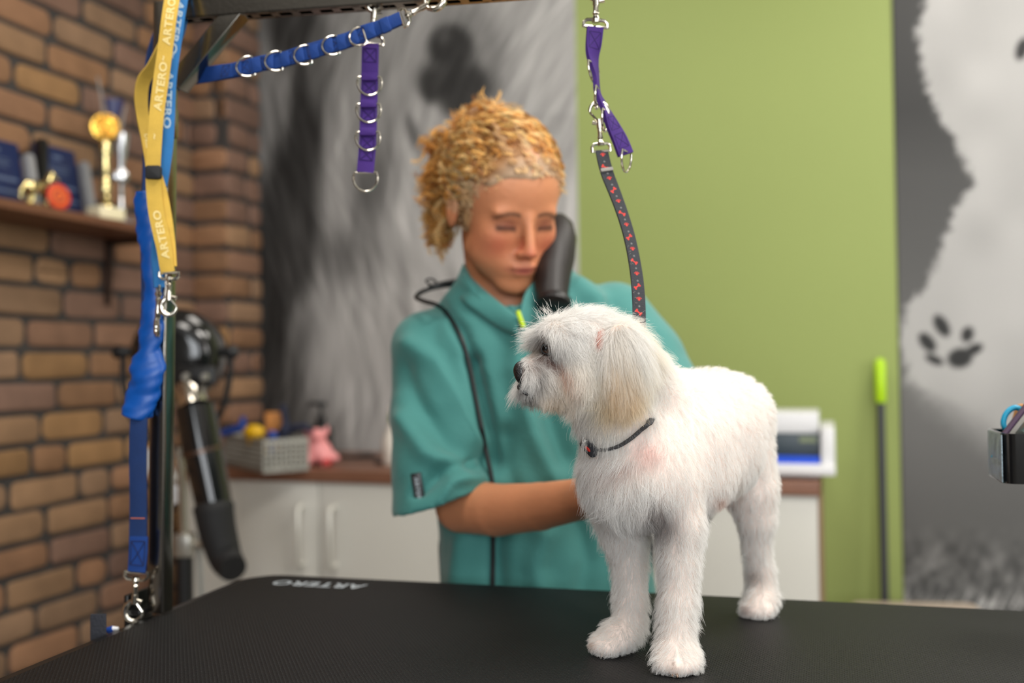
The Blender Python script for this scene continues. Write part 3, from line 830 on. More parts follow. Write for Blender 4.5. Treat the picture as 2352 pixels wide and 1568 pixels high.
# gold trophy
b = shelf_pt(243, .160)
t = thing('gold_trophy', b, 'tall gold trophy with a round sunburst disc on top', 'trophy')
MB().box(b + A(0, 0, .015), (.055, .075, .030), (nrm(A(1, -.2, 0)), nrm(A(.2, 1, 0)), A(0, 0, 1)), .004).build('base', mat('cream_marble', (244, 232, 196), .15), t)
MB().lathe([(.001, .03), (.024, .03), (.022, .036), (.012, .044), (.015, .054), (.010, .064), (.014, .078), (.011, .095), (.0075, .11), (.010, .13), (.0085, .15), (.012, .165), (.014, .18), (.010, .20), (.001, .202)], b, A(0, 0, 1), 20).build('stem', M_goldp, t)
c = b + A(0, 0, .232); fr = nrm(A(.75, -.66, -.05)); rx = nrm(np.cross(A(0, 0, 1), fr)); ry = np.cross(fr, rx)
out = []
for i in range(64): a = math.pi*i/32; r = .0345 + .0018*math.cos(a*16); out.append((r*math.cos(a), r*math.sin(a)))
d = MB().prism(out, c - fr*.004, rx, ry, fr, .008, .002).build('medallion', M_gold, t)
q = MB(); q.lathe([(.0005, 0), (.020, 0), (.020, .006), (.018, .0066), (.0005, .0066)], c, fr, 28); q.build('emblem', mat('matte_gold', (196, 140, 56), .35, 1.0), d)
q = MB()
for i in range(20):
    a = 2*math.pi*i/20; q.ball(c + fr*.005 + (rx*math.cos(a) + ry*math.sin(a))*.026, .0038, 8)
q.build('laurel_rim', M_gold, d)
# silver cup
b = shelf_pt(278, .09)
t = thing('silver_trophy', b, 'tall silver trophy with two flared fins behind the gold one', 'trophy')
MB().box(b + A(0, 0, .012), (.05, .055, .024), None, .003).build('base', M_silv, t)
MB().lathe([(.001, .024), (.018, .024), (.010, .034), (.008, .05), (.011, .06), (.007, .07), (.007, .09), (.001, .091)], b, A(0, 0, 1), 18).build('stem', M_silv, t)
c = b + A(.014, -.018, .135)
MB().lathe([(.0005, 0), (.019, 0), (.019, .005), (.016, .007), (.0005, .007)], c, fr, 24).build('medal', M_silv, t)
MB().lathe([(.001, .085), (.008, .09), (.006, .13), (.010, .17), (.020, .215), (.024, .25), (.022, .25), (.012, .20), (.001, .18)], b, A(0, 0, 1), 20).build('cup', M_silv, t)
M_fin = mat('smoky_acrylic', (128, 122, 118), .25)
def fin(name, p0, p1, p2):
    return MB().tube(spline([p0, p1, p2], 14), np.interp(np.linspace(0, 1, 14), [0, .5, 1], [.0022, .0045, .0025]), 8, flat=(.3, fr)).build(name, M_fin, t)
Zt = project(b)[2]
fin('fin', P(262, 350, Zt-.03), P(276, 300, Zt-.03), P(289, 240, Zt-.03)); fin('fin', P(244, 330, Zt-.02), P(238, 250, Zt-.02), P(224, 176, Zt-.02))
q = MB(); q.tube([P(262, 268, Zt-.01), P(262, 228, Zt-.01)], [.014, .025], 12, flat=(.35, fr)); q.build('blue_insert', mat('navy_enamel', (22, 30, 90), .3), t)

# ================================================================== STAND DRYER by the brick corner
Zd = 2.16
D_ = lambda px, py, dz=0.0: P(px, py, Zd+dz)
fr = -CF; base = D_(430, 1300); base[2] = 0
t = thing('stand_dryer', A(base[0], base[1], 0), 'black oval stand dryer with a bent hose nozzle beside the brick wall', 'dryer')
q = MB(); c = D_(408, 818, .03)
q.lathe([(.001, -.11), (.5, -.11), (.80, -.095), (.94, -.06), (1.0, 0), (.985, .02), (.93, .034), (.75, .05), (.5, .056), (.001, .058)], c, -CF, 40, ax=CR, sx=.099, sy=.106)
# profile radii above are unit; scale: sx, sy are the half axes
q.build('housing', M_gloss, t)
q = MB(); q.box(D_(450, 862, -.06), (.085, .040, .014), (CR, CU, -CF), .006); q.build('control_panel', M_black, t)
for x in (429, 473): MB().lathe([(.001, 0), (.009, 0), (.009, .010), (.007, .013), (.001, .013)], D_(x, 865, -.068), -CF, 16).build('knob', M_steel, t)
for x in (275, 531):
    s = 1 if x > 400 else -1
    k = MB().tube([D_(x-s*34, 808, .03), D_(x-s*12, 808, .03), D_(x+s*6, 808, .03), D_(x+s*14, 808, .03)], [.010, .012, .016, .012], 14)
    k.build('side_knob', M_black, t)
MB().tube(spline([D_(283, 815, .03), D_(284, 880, .03), D_(302, 960, .03), D_(350, 1015, .03), D_(405, 1030, .03), D_(455, 1010, .03), D_(500, 960, .03), D_(524, 890, .03), D_(531, 815, .03)], 40), .0068, 10).build('yoke', M_black, t)
MB().tube([D_(410, 1028, .03), D_(418, 1110, .03), D_(424, 1262, .03)], .010, 14).build('upper_post', M_chrome, t)
pp = D_(424, 1250, .03)
q = MB(); q.tube([pp, A(pp[0], pp[1], .06)], .019, 16); q.build('lower_post', M_black, t)
q = MB(); q.box(pp, (.042, .042, .05), (CR, CF, A(0, 0, 1)), .008); q.tube([pp + CR*.02, pp + CR*.045], [.008, .012], 12); q.build('clamp', M_steel, t)
for k in range(5):
    a = 2*math.pi*k/5; MB().tube([A(pp[0], pp[1], .065), A(pp[0]+.2*math.cos(a), pp[1]+.2*math.sin(a), .05), A(pp[0]+.2*math.cos(a), pp[1]+.2*math.sin(a), .012)], [.014, .012, .012], 10).build('foot', M_black, t)
q = MB(); q.tube([D_(428, 890, -.04), D_(438, 905, -.05), D_(446, 932, -.06)], [.030, .032, .031], 20); q.build('chrome_collar', M_chrome, t)
q = MB(); q.tube([D_(446, 928, -.06), D_(447, 935, -.06), D_(466, 1040, -.075)], [.038, .0415, .042], 24); q.build('nozzle_tube', M_gloss, t)
q = MB(); q.tube([D_(464, 1030, -.075), D_(466, 1038, -.075)], [.0432, .0432], 24); q.build('joint_ring', mat('copper_ring', (120, 100, 90), .35, 1.0), t)
q = MB(); q.tube([D_(466, 1038, -.075), D_(493, 1165, -.09)], [.041, .037], 24); q.build('lower_tube', M_gloss, t)
q = MB(); q.tube(spline([D_(489, 1152, -.09), D_(496, 1200, -.095), D_(508, 1250, -.1), D_(520, 1285, -.11), D_(536, 1306, -.14)], 16), np.interp(np.linspace(0, 1, 16), [0, .05, .1, .6, .9, 1], [.036, .043, .041, .036, .031, .028]), 24); q.build('rubber_nozzle', M_rubber, t)
MB().tube(spline([D_(462, 1110, .05), D_(470, 1180, .06), D_(458, 1260, .06), D_(466, 1400, .06)], 24), .0055, 8).build('cable', mat('grey_cable', (150, 150, 146), .5), t)
q = MB(); q.box(D_(374, 1092, .10), (.052, .14, .02), (nrm(CR + CU*.45), nrm(CU - CR*.45), -CF), .012); q.build('white_control_box', M_dev, t)
q = MB(); q.tube([D_(384, 1100, .09), D_(412, 1110, .03)], .006, 8); q.build('bracket_arm', M_steel, t)
# ================================================================== GROOMING TABLE
ZTB = 0.85
TW, TD, TROT = 1.20, 0.60, math.radians(2.5)
tx_ = A(math.cos(TROT), math.sin(TROT), 0); ty_ = A(-math.sin(TROT), math.cos(TROT), 0)
TC = A(-.797, 1.262, 0) + tx_*TW/2 - ty_*TD/2        # the far left corner as photographed
def TP(a, b, z): return A(TC[0], TC[1], z) + tx_*a + ty_*b
def _mat_rubber():
    m = mat('ribbed_rubber_mat', (15, 15, 16), 0.55, spec=0.3); nt = m.node_tree; N = nt.nodes; L = nt.links
    tc = N.new('ShaderNodeTexCoord'); sp = N.new('ShaderNodeSeparateXYZ'); L.new(tc.outputs['Object'], sp.inputs[0])
    def op(o, a, b=None, v=None):
        n = N.new('ShaderNodeMath'); n.operation = o
        L.new(a, n.inputs[0])
        if b is not None: L.new(b, n.inputs[1])
        elif v is not None: n.inputs[1].default_value = v
        return n.outputs[0]
    sx = op('SINE', op('MULTIPLY', sp.outputs['X'], v=2*math.pi/.0046)); sy = op('SINE', op('MULTIPLY', sp.outputs['Y'], v=2*math.pi/.0062))
    h = op('MAXIMUM', op('MULTIPLY', sx, sy), v=0.0)
    bp = N.new('ShaderNodeBump'); bp.inputs['Strength'].default_value = 1.0; bp.inputs['Distance'].default_value = 0.0007
    L.new(h, bp.inputs['Height']); L.new(bp.outputs[0], N['Principled BSDF'].inputs['Normal'])
    return m
M_mat = _mat_rubber()
M_blkm = mat('black_painted_metal', (18, 18, 19), 0.35)
M_tube = mat('satin_stainless_steel', (150, 145, 138), 0.22, 1.0, bump=(160, .05))
tb = thing('grooming_table', A(TC[0], TC[1], 0), 'black rubber-topped grooming table the white dog stands on', 'table')
UZ = A(0, 0, 1)
MB().prism(rrect(TW/2, TD/2, .048, 10), TP(0, 0, ZTB-.020), tx_, ty_, UZ, .0165, .002).build('edge_frame', M_blkm, tb, 30)
top = MB().prism(rrect(TW/2-.019, TD/2-.010, .042, 10), TP(0, 0, ZTB-.0035), tx_, ty_, UZ, .0035, .001).build('rubber_top', M_mat, tb, 30)
# maker's word printed on the mat, readable from the far side
v, f = text_mesh('ARTERO', .03)
pL = onZ(632, 1336, ZTB); pR = onZ(834, 1350, ZTB); ln = np.linalg.norm(pR-pL); w = v[:, 0].max(); hgt = .025
V = np.array([(pL+pR)/2 + tx_*(ln/2 - x*ln/w) - ty_*(y*hgt) + UZ*.0004 for x, y, _ in v])
M_print = mat('white_print', (170, 178, 184), .6)
link_mesh('printed_word', V, f, M_print, top, 0)
q = MB()
for x in (-.35, .35): q.box(TP(x, 0, ZTB-.035), (.04, .5, .03), (tx_, ty_, UZ))
q.box(TP(0, 0, ZTB-.06), (.8, .06, .03), (tx_, ty_, UZ)); q.build('underframe', M_blkm, tb, 0)
MB().box(TP(0, 0, .44), (.12, .12, .72), (tx_, ty_, UZ), .01).build('column', M_blkm, tb)
MB().box(TP(0, 0, .04), (.9, .5, .05), (tx_, ty_, UZ), .015).build('base_plate', M_blkm, tb)
for sx in (-1, 1):
    for sy in (-1, 1): MB().lathe([(.001, 0), (.03, 0), (.03, .02), (.001, .022)], TP(sx*.4, sy*.2, 0), UZ, 16).build('foot', M_rubber, tb)

# ---- overhead gantry: a post on the left edge, leaning a little, bar across, brace
s_ = .0222
b0 = onZ(368, 1404, ZTB+.001); b0[2] = ZTB+.001
Zb0 = project(b0)[2]
t0 = P(381, 8, Zb0+.013); d_up = nrm(t0-b0)
yw = math.radians(4.5); bdir = nrm(A(math.cos(yw), math.sin(yw), -.024)); bsid = nrm(np.cross(UZ, bdir)); bup = np.cross(bdir, bsid)
ar = thing('overhead_gantry', b0, 'square steel grooming post with overhead bar and brace, rising at the left of the table', 'gantry')
Lp = np.linalg.norm(t0-b0); pax = (nrm(A(1, .05, 0) - d_up*d_up[0]), None, d_up); pax = (pax[0], np.cross(d_up, pax[0]), d_up)
MB().box(b0 + d_up*Lp/2, (s_, s_, Lp), pax, .003).build('post', M_tube, ar, 30)
B0 = t0 - d_up*.0125 + bdir*s_*.5                     # start of the bar's centre line
BL = .92
def bar_at(px):
    """point of the bar's centre line under picture column px"""
    lo, hi = 0.0, 2.0
    for _ in range(50):
        m = (lo+hi)/2
        if project(B0 + bdir*m)[0] < px: lo = m
        else: hi = m
    return B0 + bdir*m
q = MB(); ax3 = (bdir, bsid, bup); mid = B0 + bdir*BL/2
for dy in (-1, 1):
    q.box(mid + bsid*dy*(s_/2-.001), (BL, .002, .022), ax3); q.box(mid + bsid*dy*(s_/2-.003) - bup*.010, (BL, .006, .002), ax3)
q.box(mid + bup*.010, (BL, s_, .002), ax3); q.box(B0 + bdir*(BL-.001), (.002, s_, .022), ax3)
n = int(BL/.026)
for i in range(n+1): q.box(B0 + bdir*(.006 + i*(BL-.012)/n) - bup*.010, (.010, s_, .002), ax3)
q.build('overhead_bar', M_tube, ar, 0)
a = P(412, 188, Zb0+.012) + bdir*.002; b = bar_at(545) - bup*.006
d = nrm(b-a); q = MB(); q.box((a+b)/2, (np.linalg.norm(b-a)+.012, s_*.98, s_*.95), (d, bsid, np.cross(d, bsid)), .002); q.build('brace', M_tube, ar, 30)
q = MB(); q.box(b0 + d_up*(Lp*.80) + pax[0]*(s_/2+.002), (.004, .012, .035), pax, .001); q.build('brace_plate', M_tube, ar)
cb_ = b0 - UZ*.036
q = MB(); q.box(b0 - pax[0]*.030 - UZ*.012, (.006, .05, .07), (tx_, ty_, UZ), .002); q.box(cb_ - tx_*.005, (.055, .05, .006), (tx_, ty_, UZ), .002); q.box(b0 - tx_*.022 + UZ*.003, (.022, .05, .006), (tx_, ty_, UZ), .002); q.build('clamp', M_blkm, ar, 30)
q = MB(); q.tube([cb_ - UZ*.08, cb_], .006, 10); q.lathe([(.001, 0), (.018, 0), (.02, .01), (.016, .02), (.001, .02)], cb_ - UZ*.1, UZ, 16); q.build('clamp_screw', M_blkm, ar)
# black strap tab and blue carabiner at the left edge
q = MB(); q.box(P(226, 1450, 1.135), (.018, .003, .040), (CR, CF, CU), .001); q.box(P(226, 1478, 1.13), (.018, .016, .006), (CR, CF, CU), .001)
tag(q.build('strap_tab', mat('dark_webbing', (40, 42, 50), .8, bump=(300, .5))), 'short dark strap tab sticking up at the left edge of the table', 'strap')
q = MB(); a = P(246, 1447, 1.15); b = P(260, 1443, 1.15); q.tube([a, b], [.0035, .0035], 10); q.tube([(a+b)/2, (a+b)/2 - CU*.02], .003, 8)
cl = q.build('blue_clip', M_blue); tag(cl, 'small blue and white clip beside the dark strap tab', 'clip')
MB().tube([b - CR*.002, b + CR*.006], [.003, .002], 10).build('white_tip', M_dev, cl)

# ---- tool holder at the right
rim = P(2303, 1003, 1.10)
ux = nrm(A(1, -.05, 0)); 
t = thing('tool_holder', rim, 'glossy black tool holder at the right edge of the picture', 'tool holder')
pA = P(2270, 980, 1.165); pB = P(2303, 1000, 1.085); d1 = pB-pA; d1[2] = 0; L1 = np.linalg.norm(d1); d1 = nrm(d1); d2 = A(-d1[1], d1[0], 0)
if d2 @ CR < 0: d2 = -d2
hh = .0545; zr = (pA[2]+pB[2])/2
# outline: left side d1 long, width .20 to the right, rounded near corners
wid = .20; out = []
for (cx_, cy_, a0) in ((L1-.02, .02, 0), (L1-.02, wid-.02, 90)):
    pass
poly = [(0, 0), (L1-.014, 0)] + [(L1-.014 + .014*math.sin(a), .014 - .014*math.cos(a)) for a in np.linspace(.2, 1.57, 6)] + [(L1, wid-.014)] + [(L1-.014+.014*math.cos(a), wid-.014+.014*math.sin(a)) for a in np.linspace(.2, 1.57, 6)] + [(0, wid)]
poly = np.array(poly); th = .0022
cen = poly.mean(0); inn = cen + (poly-cen)*(1 - th/np.abs(poly-cen).max(1, keepdims=True)*1.0)
o = A(pA[0], pA[1], zr-hh); n = len(poly); V = []; F = []
for pl, z in ((poly, 0), (poly, hh), (inn, hh), (inn, .003)):
    V += [o + d1*a + d2*b + A(0, 0, z) for a, b in pl]
for k in range(3):
    for i in range(n): j = (i+1) % n; F.append((k*n+i, k*n+j, (k+1)*n+j, (k+1)*n+i))
F.append(tuple(range(n-1, -1, -1))); F.append(tuple(3*n+i for i in range(n)))
link_mesh('tray', V, F, M_gloss, t, 35)
q = MB(); c = o + d1*(L1*.5) + A(0, 0, hh/2)
# worn sticker on the left face with the maker's word
stn = nrm(np.cross(d1, A(0, 0, 1))); 
if stn @ CR > 0: stn = -stn
q.box(c + stn*.0006, (L1*.94, .0012, hh*.94), (d1, stn, A(0, 0, 1)))
M_stk = mat('worn_steel_sticker', (120, 132, 138), .3, .6, var=(60, .5), bump=(80, .5))
st = q.build('sticker', M_stk, t, 0)
v, f = text_mesh('ARTERO', .04); w = v[:, 0].max(); hg = .0075; s = L1*.62/w
V = np.array([c + stn*.0014 + d1*((x-w/2)*s + .008) + A(0, 0, y*hg - .006) for x, y, _ in v]); link_mesh('printed_word', V, f, M_print, st, 0)
q = MB(); q.box(o + d1*(L1+.006) + d2*(wid+.02) + A(0, 0, .03), (.012, .06, .03), (d1, d2, A(0, 0, 1)))
# bracket reaching to the right-hand post of the arm
e = o + d1*(L1*.5) + d2*wid + A(0, 0, .03); pr = TP(TW/2+.012, .02, e[2]); q.box((e+pr)/2, (np.linalg.norm(pr-e), .012, .02), (nrm(pr-e), nrm(np.cross(UZ, pr-e)), UZ), .002)
q.build('bracket', M_blkm, t, 0)
q = MB(); q.tube([A(pr[0], pr[1], ZTB-.05), A(pr[0], pr[1], e[2]+.02)], .010, 14); q.box(A(pr[0]-.03, pr[1], ZTB-.04), (.08, .05, .006), None, .002); q.build('holder_post', M_tube, t)
# tools in it
M_cyan = mat('cyan_plastic', (10, 150, 190), .4); M_cork = mat('cork_brown', (176, 124, 70), .7, bump=(300, .6), var=(200, .15))
M_purp = mat('dark_purple_plastic', (62, 38, 66), .4); M_teal = mat('teal_plastic', (10, 120, 120), .4)
q = MB(); ang = np.linspace(0, 2*math.pi, 28, endpoint=False); c = P(2326, 962, 1.14)
ea, eb = nrm(CR*.45 + CU*.9), nrm(CR*.8 - CU*.4 - CF*.35)
q.tube([c + ea*.014*math.sin(a) + eb*.0085*math.cos(a) for a in ang], .0032, 10, closed=True)
q.tube([c - ea*.012, c - ea*.05], [.0035, .003], 8)
tag(q.build('scissors', M_cyan), 'scissors with a cyan finger ring standing in the black tool holder', 'scissors')
q = MB(); q.tube([P(2333, 985, 1.16), P(2348, 948, 1.16), P(2352, 934, 1.16), P(2354, 930, 1.16)], [.007, .0095, .0085, .004], 14, flat=(.6, CF)); tag(q.build('brush_handle', M_cork), 'cork-brown brush handle in the black tool holder behind the comb', 'brush')
a = P(2306, 998, 1.12); b = P(2390, 890, 1.12); d = nrm(b-a); nn = nrm(np.cross(d, CF))
cm = thing('grooming_comb', a, 'metal comb with dark purple spine slanting out of the tool holder', 'comb')
a = a - d*.01
MB().tube([a, b], .0045, 10, flat=(.7, nn)).build('spine', M_purp, cm)
q = MB(); L = np.linalg.norm(b-a)
if nn @ CR < 0: nn = -nn
q.box((a+b)/2 + nn*.005, (L*.96, .006, .003), (d, nn, CF))
for i in range(40): p = a + d*(L*(.03+.94*i/39)); q.tube([p, p + nn*.022 - d*.004], [.0009, .0005], 5)
q.build('teeth', M_steel, cm, 0)
q = MB(); q.tube([P(2345, 1000, 1.13), P(2380, 985, 1.14), P(2420, 975, 1.15)], [.006, .009, .009], 12); tag(q.build('slicker_brush', M_teal), 'teal tool handle lying low in the black tool holder', 'brush')
# ================================================================== STRAPS, RINGS, HOOKS
def weave(name, rgb, dark=.8):
    m = mat(name, rgb, .75, sheen=.0, bump=(900, .45, (1, 1, 1)), var=(60, .10)); return m
M_purple = weave('purple_webbing', (62, 26, 116)); M_royal = weave('royal_blue_webbing', (4, 58, 132)); M_royald = weave('dark_blue_webbing', (2, 42, 94))
M_yellow = weave('yellow_webbing', (206, 168, 66)); M_sky = weave('sky_blue_webbing', (34, 112, 176)); M_nylon = mat('blue_nylon_cover', (0, 76, 160), .36, bump=(24, .6))
M_thrp = mat('dark_purple_thread', (40, 14, 84), .8); M_thrb = mat('navy_thread', (14, 26, 70), .8); M_tan = mat('grey_lining', (120, 104, 92), .8)

def dring(mb, c, ax, dn, w, h, r=.0013, n=14):
    """D ring: flat bar along ax through c, bow hanging towards dn"""
    ax = nrm(ax); dn = nrm(dn); pts = []
    for x in np.linspace(-.92, .92, 5): pts.append(c + ax*x*w/2)
    for a in np.linspace(0, math.pi, n): pts.append(c + ax*math.cos(a)*w/2 + dn*(h*.28 + math.sin(a)*h*.72))
    return mb.tube(np.array(pts), r, 8, closed=True)

def snap_hook(parent, eye, tip, side, sw, s=1.0, m=None, ring=True, name='snap_hook'):
    """swivel bolt snap from strap eye to hook tip; side = unit vector across; sw = strap width"""
    m = m or M_chrome
    eye = np.asarray(eye, float); tip = np.asarray(tip, float); u = nrm(tip-eye); L = np.linalg.norm(tip-eye)
    side = nrm(side - u*(side @ u)); n = np.cross(u, side)
    q = MB(); hw = sw/2 + .0028*s; e = .0017*s
    # square eye for the strap
    q.tube([eye - side*hw - u*.002, eye - side*hw + u*L*.07, eye - side*hw*.75 + u*L*.13, eye + u*L*.15, eye + side*hw*.75 + u*L*.13, eye + side*hw + u*L*.07, eye + side*hw - u*.002], e, 8)
    if ring: q.tube([eye - side*hw - u*.001, eye + side*hw - u*.001], e*.9, 8)
    q.lathe([(.001, -.003*s), (.0036*s, -.003*s), (.0042*s, 0), (.003*s, .002*s), (.0022*s, .004*s), (.0034*s, .0055*s), (.0026*s, .008*s), (.0026*s, L*.30), (.0032*s, L*.31), (.0032*s, L*.5), (.001, L*.5)], eye + u*L*.15, u, 14)
    # thumb bolt
    q.tube([eye + u*L*.56 + side*.002*s, eye + u*L*.60 + side*.0075*s], [.0016*s, .0026*s], 10)
    # hook: open tear-drop
    a = np.linspace(0, 1, 22); R = L*.20; c = eye + u*(L - R*.95)
    pts = [eye + u*L*.60 - side*.001*s] + [c + (-side)*R*.92*math.cos(t)*1.0 + u*R*math.sin(t) for t in np.linspace(-.9, math.pi*.98, 20)]
    pts = [eye + u*L*.58, eye + u*L*.62 - side*R*.5] + pts[1:]
    rr = np.interp(np.linspace(0, 1, len(pts)), [0, .15, .45, .8, 1], [.0022*s, .0032*s, .0034*s, .0022*s, .0016*s])
    q.tube(np.array(pts), rr, 10)
    q.tube([c + side*R*.9, eye + u*L*.62 + side*R*.15], .0013*s, 8)
    return q.build(name, m, parent)

def strap_text(rb, word, u0, size, m, parent, flip=1, name='woven_word', off=.0017, bold=.035, squeeze=1.0):
    v, f = text_mesh(word, bold)
    U = u0 + flip*v[:, 0]*size*squeeze; Vv = -flip*v[:, 1]*size
    return link_mesh(name, rb.at(U, Vv, np.full(len(v), off)), f, m, parent, 0)
def stitch_box(rb, u0, u1, w, m, parent, cross=True):
    q = MB(); hw = w
    def ln(a, b):
        us = np.linspace(a[0], b[0], 8); vs = np.linspace(a[1], b[1], 8)
        q.tube(rb.at(us, vs, np.full(8, .0022)), .00055, 5)
    ln((u0, -hw), (u1, -hw)); ln((u0, hw), (u1, hw)); ln((u0, -hw), (u0, hw)); ln((u1, -hw), (u1, hw))
    if cross: ln((u0, -hw), (u1, hw)); ln((u0, hw), (u1, -hw))
    return q.build('stitching', m, parent, 0)
M_word = mat('pale_woven_lettering', (168, 190, 206), .7); M_wordy = mat('cream_woven_lettering', (226, 204, 136), .7)

# ---- purple strap hanging from the middle of the bar
Zq = project(bar_at(858))[2]; print('Zq', Zq)
t = thing('ring_strap', P(852, 0, Zq), 'purple ring strap hanging straight down from the bar by a snap hook', 'strap')
rb = Ribbon([(851, 100, Zq, .0098, 0), (850, 140, Zq, .0098, 3), (849, 190, Zq, .0098, 0), (847, 250, Zq, .0098, -2), (845, 320, Zq, .0098, 0), (842, 360, Zq, .0098, 3), (839, 396, Zq, .0098, 0)], 90)
V = MB().ribbon(rb, .0034); 
sg = V.build('webbing', M_purple, t, 60)
tot = rb.s[-1]
for y in (178, 240, 304):
    u = (y-100)/296*tot
    pad = [rb.at(np.array([u-.022+.022*k/5+.0]), np.array([0.]), np.array([.003]))[0] for k in range(3)]
    # raised fold that holds the ring
    fold = MB(); us = np.linspace(u-.006, u+.004, 6)
    fold.tube(rb.at(us, np.zeros(6), .0016+.0022*np.sin(np.linspace(0, math.pi, 6))), .0001, 4)
    stitch_box(rb, u+.006, u+.019, .0075, M_thrp, sg)
    c = rb.at(np.array([u]), np.array([0.]), np.array([.0028]))[0]
    q = MB(); q.box(c, (.0194, .0095, .0058), (CR, CU, -CF), .0026); q.build('ring_loop', M_purple, t)
    q = MB(); dring(q, c, CR, -CU + CR*.02, .0285, .0215, .00135); q.build('d_ring', M_chrome, t)
stitch_box(rb, .006, .022, .0075, M_thrp, sg); stitch_box(rb, tot-.028, tot-.014, .0075, M_thrp, sg)
q = MB(); dring(q, P(839, 396, Zq), CR, -CU + CR*.02, .0285, .022, .00135); q.build('d_ring', M_chrome, t)
snap_hook(t, P(851, 98, Zq), P(866, -22, Zq), CR, .0225, 1.15)
# ---- purple strap at the right with the leash clipped on
Zr_ = project(bar_at(1368))[2]; print('Zr', Zr_)
t = thing('ring_strap', P(1368, 0, Zr_), 'twisted purple ring strap at the right, holding the dog\'s patterned leash', 'strap')
rb = Ribbon([(1367, 62, Zr_, .0092, 8), (1364, 95, Zr_, .0090, 18), (1361, 125, Zr_, .0085, 40), (1364, 150, Zr_, .0085, 60), (1369, 180, Zr_, .0085, 74), (1372, 212, Zr_, .0088, 72), (1382, 235, Zr_, .009, 66), (1392, 255, Zr_, .009, 60), (1408, 290, Zr_, .0092, 38), (1424, 322, Zr_, .0095, 28), (1437, 355, Zr_, .0095, 22)], 110)
sg = MB().ribbon(rb, .0042).build('webbing', M_purple, t, 60)
stitch_box(rb, .006, .024, .0068, M_thrp, sg); stitch_box(rb, rb.s[-1]-.045, rb.s[-1]-.03, .0068, M_thrp, sg); stitch_box(rb, rb.s[-1]-.024, rb.s[-1]-.008, .0068, M_thrp, sg)
for (x, y, yw, tl) in ((1362, 145, 62, 6), (1373, 203, 76, -4), (1391, 255, 70, -2), (1440, 348, 62, -4)):
    a = math.radians(yw); axd = nrm(CR*math.cos(a) + CF*math.sin(a)); q = MB(); dn = nrm(-CU + CR*math.tan(math.radians(tl)))
    dring(q, P(x, y, Zr_-.002), axd, dn, .028, .0225, .00135); q.build('d_ring', M_chrome, t)
snap_hook(t, P(1368, 60, Zr_), P(1370, -42, Zr_), nrm(CR + CF*.2), .0205, 1.15)
# ---- patterned leash running down to the dog
M_leash = weave('charcoal_patterned_webbing', (44, 46, 52)); M_redp = mat('red_woven_motif', (205, 52, 44), .7); M_greyp = mat('grey_woven_motif', (112, 112, 112), .7); M_fray = mat('frayed_thread', (150, 146, 140), .8)
t = thing('leash', P(1380, 340, Zr_), 'black leash patterned with red paws and bones, looped round the dog\'s neck', 'leash')
rbL = Ribbon([(x, y, Zr_ + (1.02-Zr_)*k, w, tw) for x, y, k, w, tw in ((1382, 346, 0, .0070, 12), (1387, 370, .04, .0072, 14), (1396, 402, .09, .0072, 16), (1411, 440, .17, .0070, 20), (1430, 492, .27, .0068, 24), (1446, 546, .38, .0068, 24), (1458, 605, .5, .0068, 20), (1465, 660, .62, .0069, 14), (1468, 715, .73, .0069, 8), (1467, 765, .84, .0069, 5), (1464, 800, .92, .0069, 4), (1468, 860, 1.0, .0069, 4), (1486, 930, 1.05, .0069, 10))], 200)
wb = MB().ribbon(rbL, .0022).build('webbing', M_leash, t, 60)
def paw(mb, u, v, s, h=.0013):
    def disc(uu, vv, r):
        n = 10; a = np.linspace(0, 2*math.pi, n, endpoint=False)
        mb.add(rbL.at(uu + r*np.cos(a), vv + r*.9*np.sin(a), np.full(n, h)), [tuple(range(n))])
    disc(u, v, s*.42)
    for k in range(4): a = math.radians(-60 + 40*k); disc(u - s*.62*math.cos(a), v + s*.72*math.sin(a), s*.20)
def bone(mb, u, v, s, ang, h=.0013):
    ca, sa = math.cos(ang), math.sin(ang)
    pts = [(-.5, -.12), (.5, -.12), (.5, .12), (-.5, .12)]
    mb.add(rbL.at(np.array([u + s*(a*ca-b*sa) for a, b in pts]), np.array([v + s*(a*sa+b*ca) for a, b in pts]), np.full(4, h)), [(0, 1, 2, 3)])
    for ex in (-.5, .5):
        for ey in (-.17, .17):
            n = 8; a = np.linspace(0, 2*math.pi, n, endpoint=False); cu_, cv_ = u + s*(ex*ca-ey*sa), v + s*(ex*sa+ey*ca)
            mb.add(rbL.at(cu_ + s*.2*np.cos(a), cv_ + s*.2*np.sin(a), np.full(n, h)), [tuple(range(n))])
qr, qg = MB(), MB(); u = .006; k = 0
while u < rbL.s[-1]-.01:
    if k % 2 == 0: paw(qr, u, 0, .0036)
    else:
        bone(qr, u, .001, .0058, .9 if (k//2) % 2 else -.9)
    uu = u + .0078
    for r0 in (.0036,):
        n = 20; a = np.linspace(0, 2*math.pi, n, endpoint=False)
        ring = np.concatenate([rbL.at(uu + r*np.cos(a), r*np.sin(a), np.full(n, .0012)) for r in (r0, r0-.0006)])
        qg.add(ring, [(i, (i+1) % n, n+(i+1) % n, n+i) for i in range(n)])
    n = 8; a = np.linspace(0, 2*math.pi, n, endpoint=False); qg.add(rbL.at(uu + .0011*np.cos(a), .0011*np.sin(a), np.full(n, .0013)), [tuple(range(n))])
    u += .0145; k += 1
qr.build('red_motifs', M_redp, wb, 0); qg.build('grey_motifs', M_greyp, wb, 0)
q = MB(); r = np.random.default_rng(3)
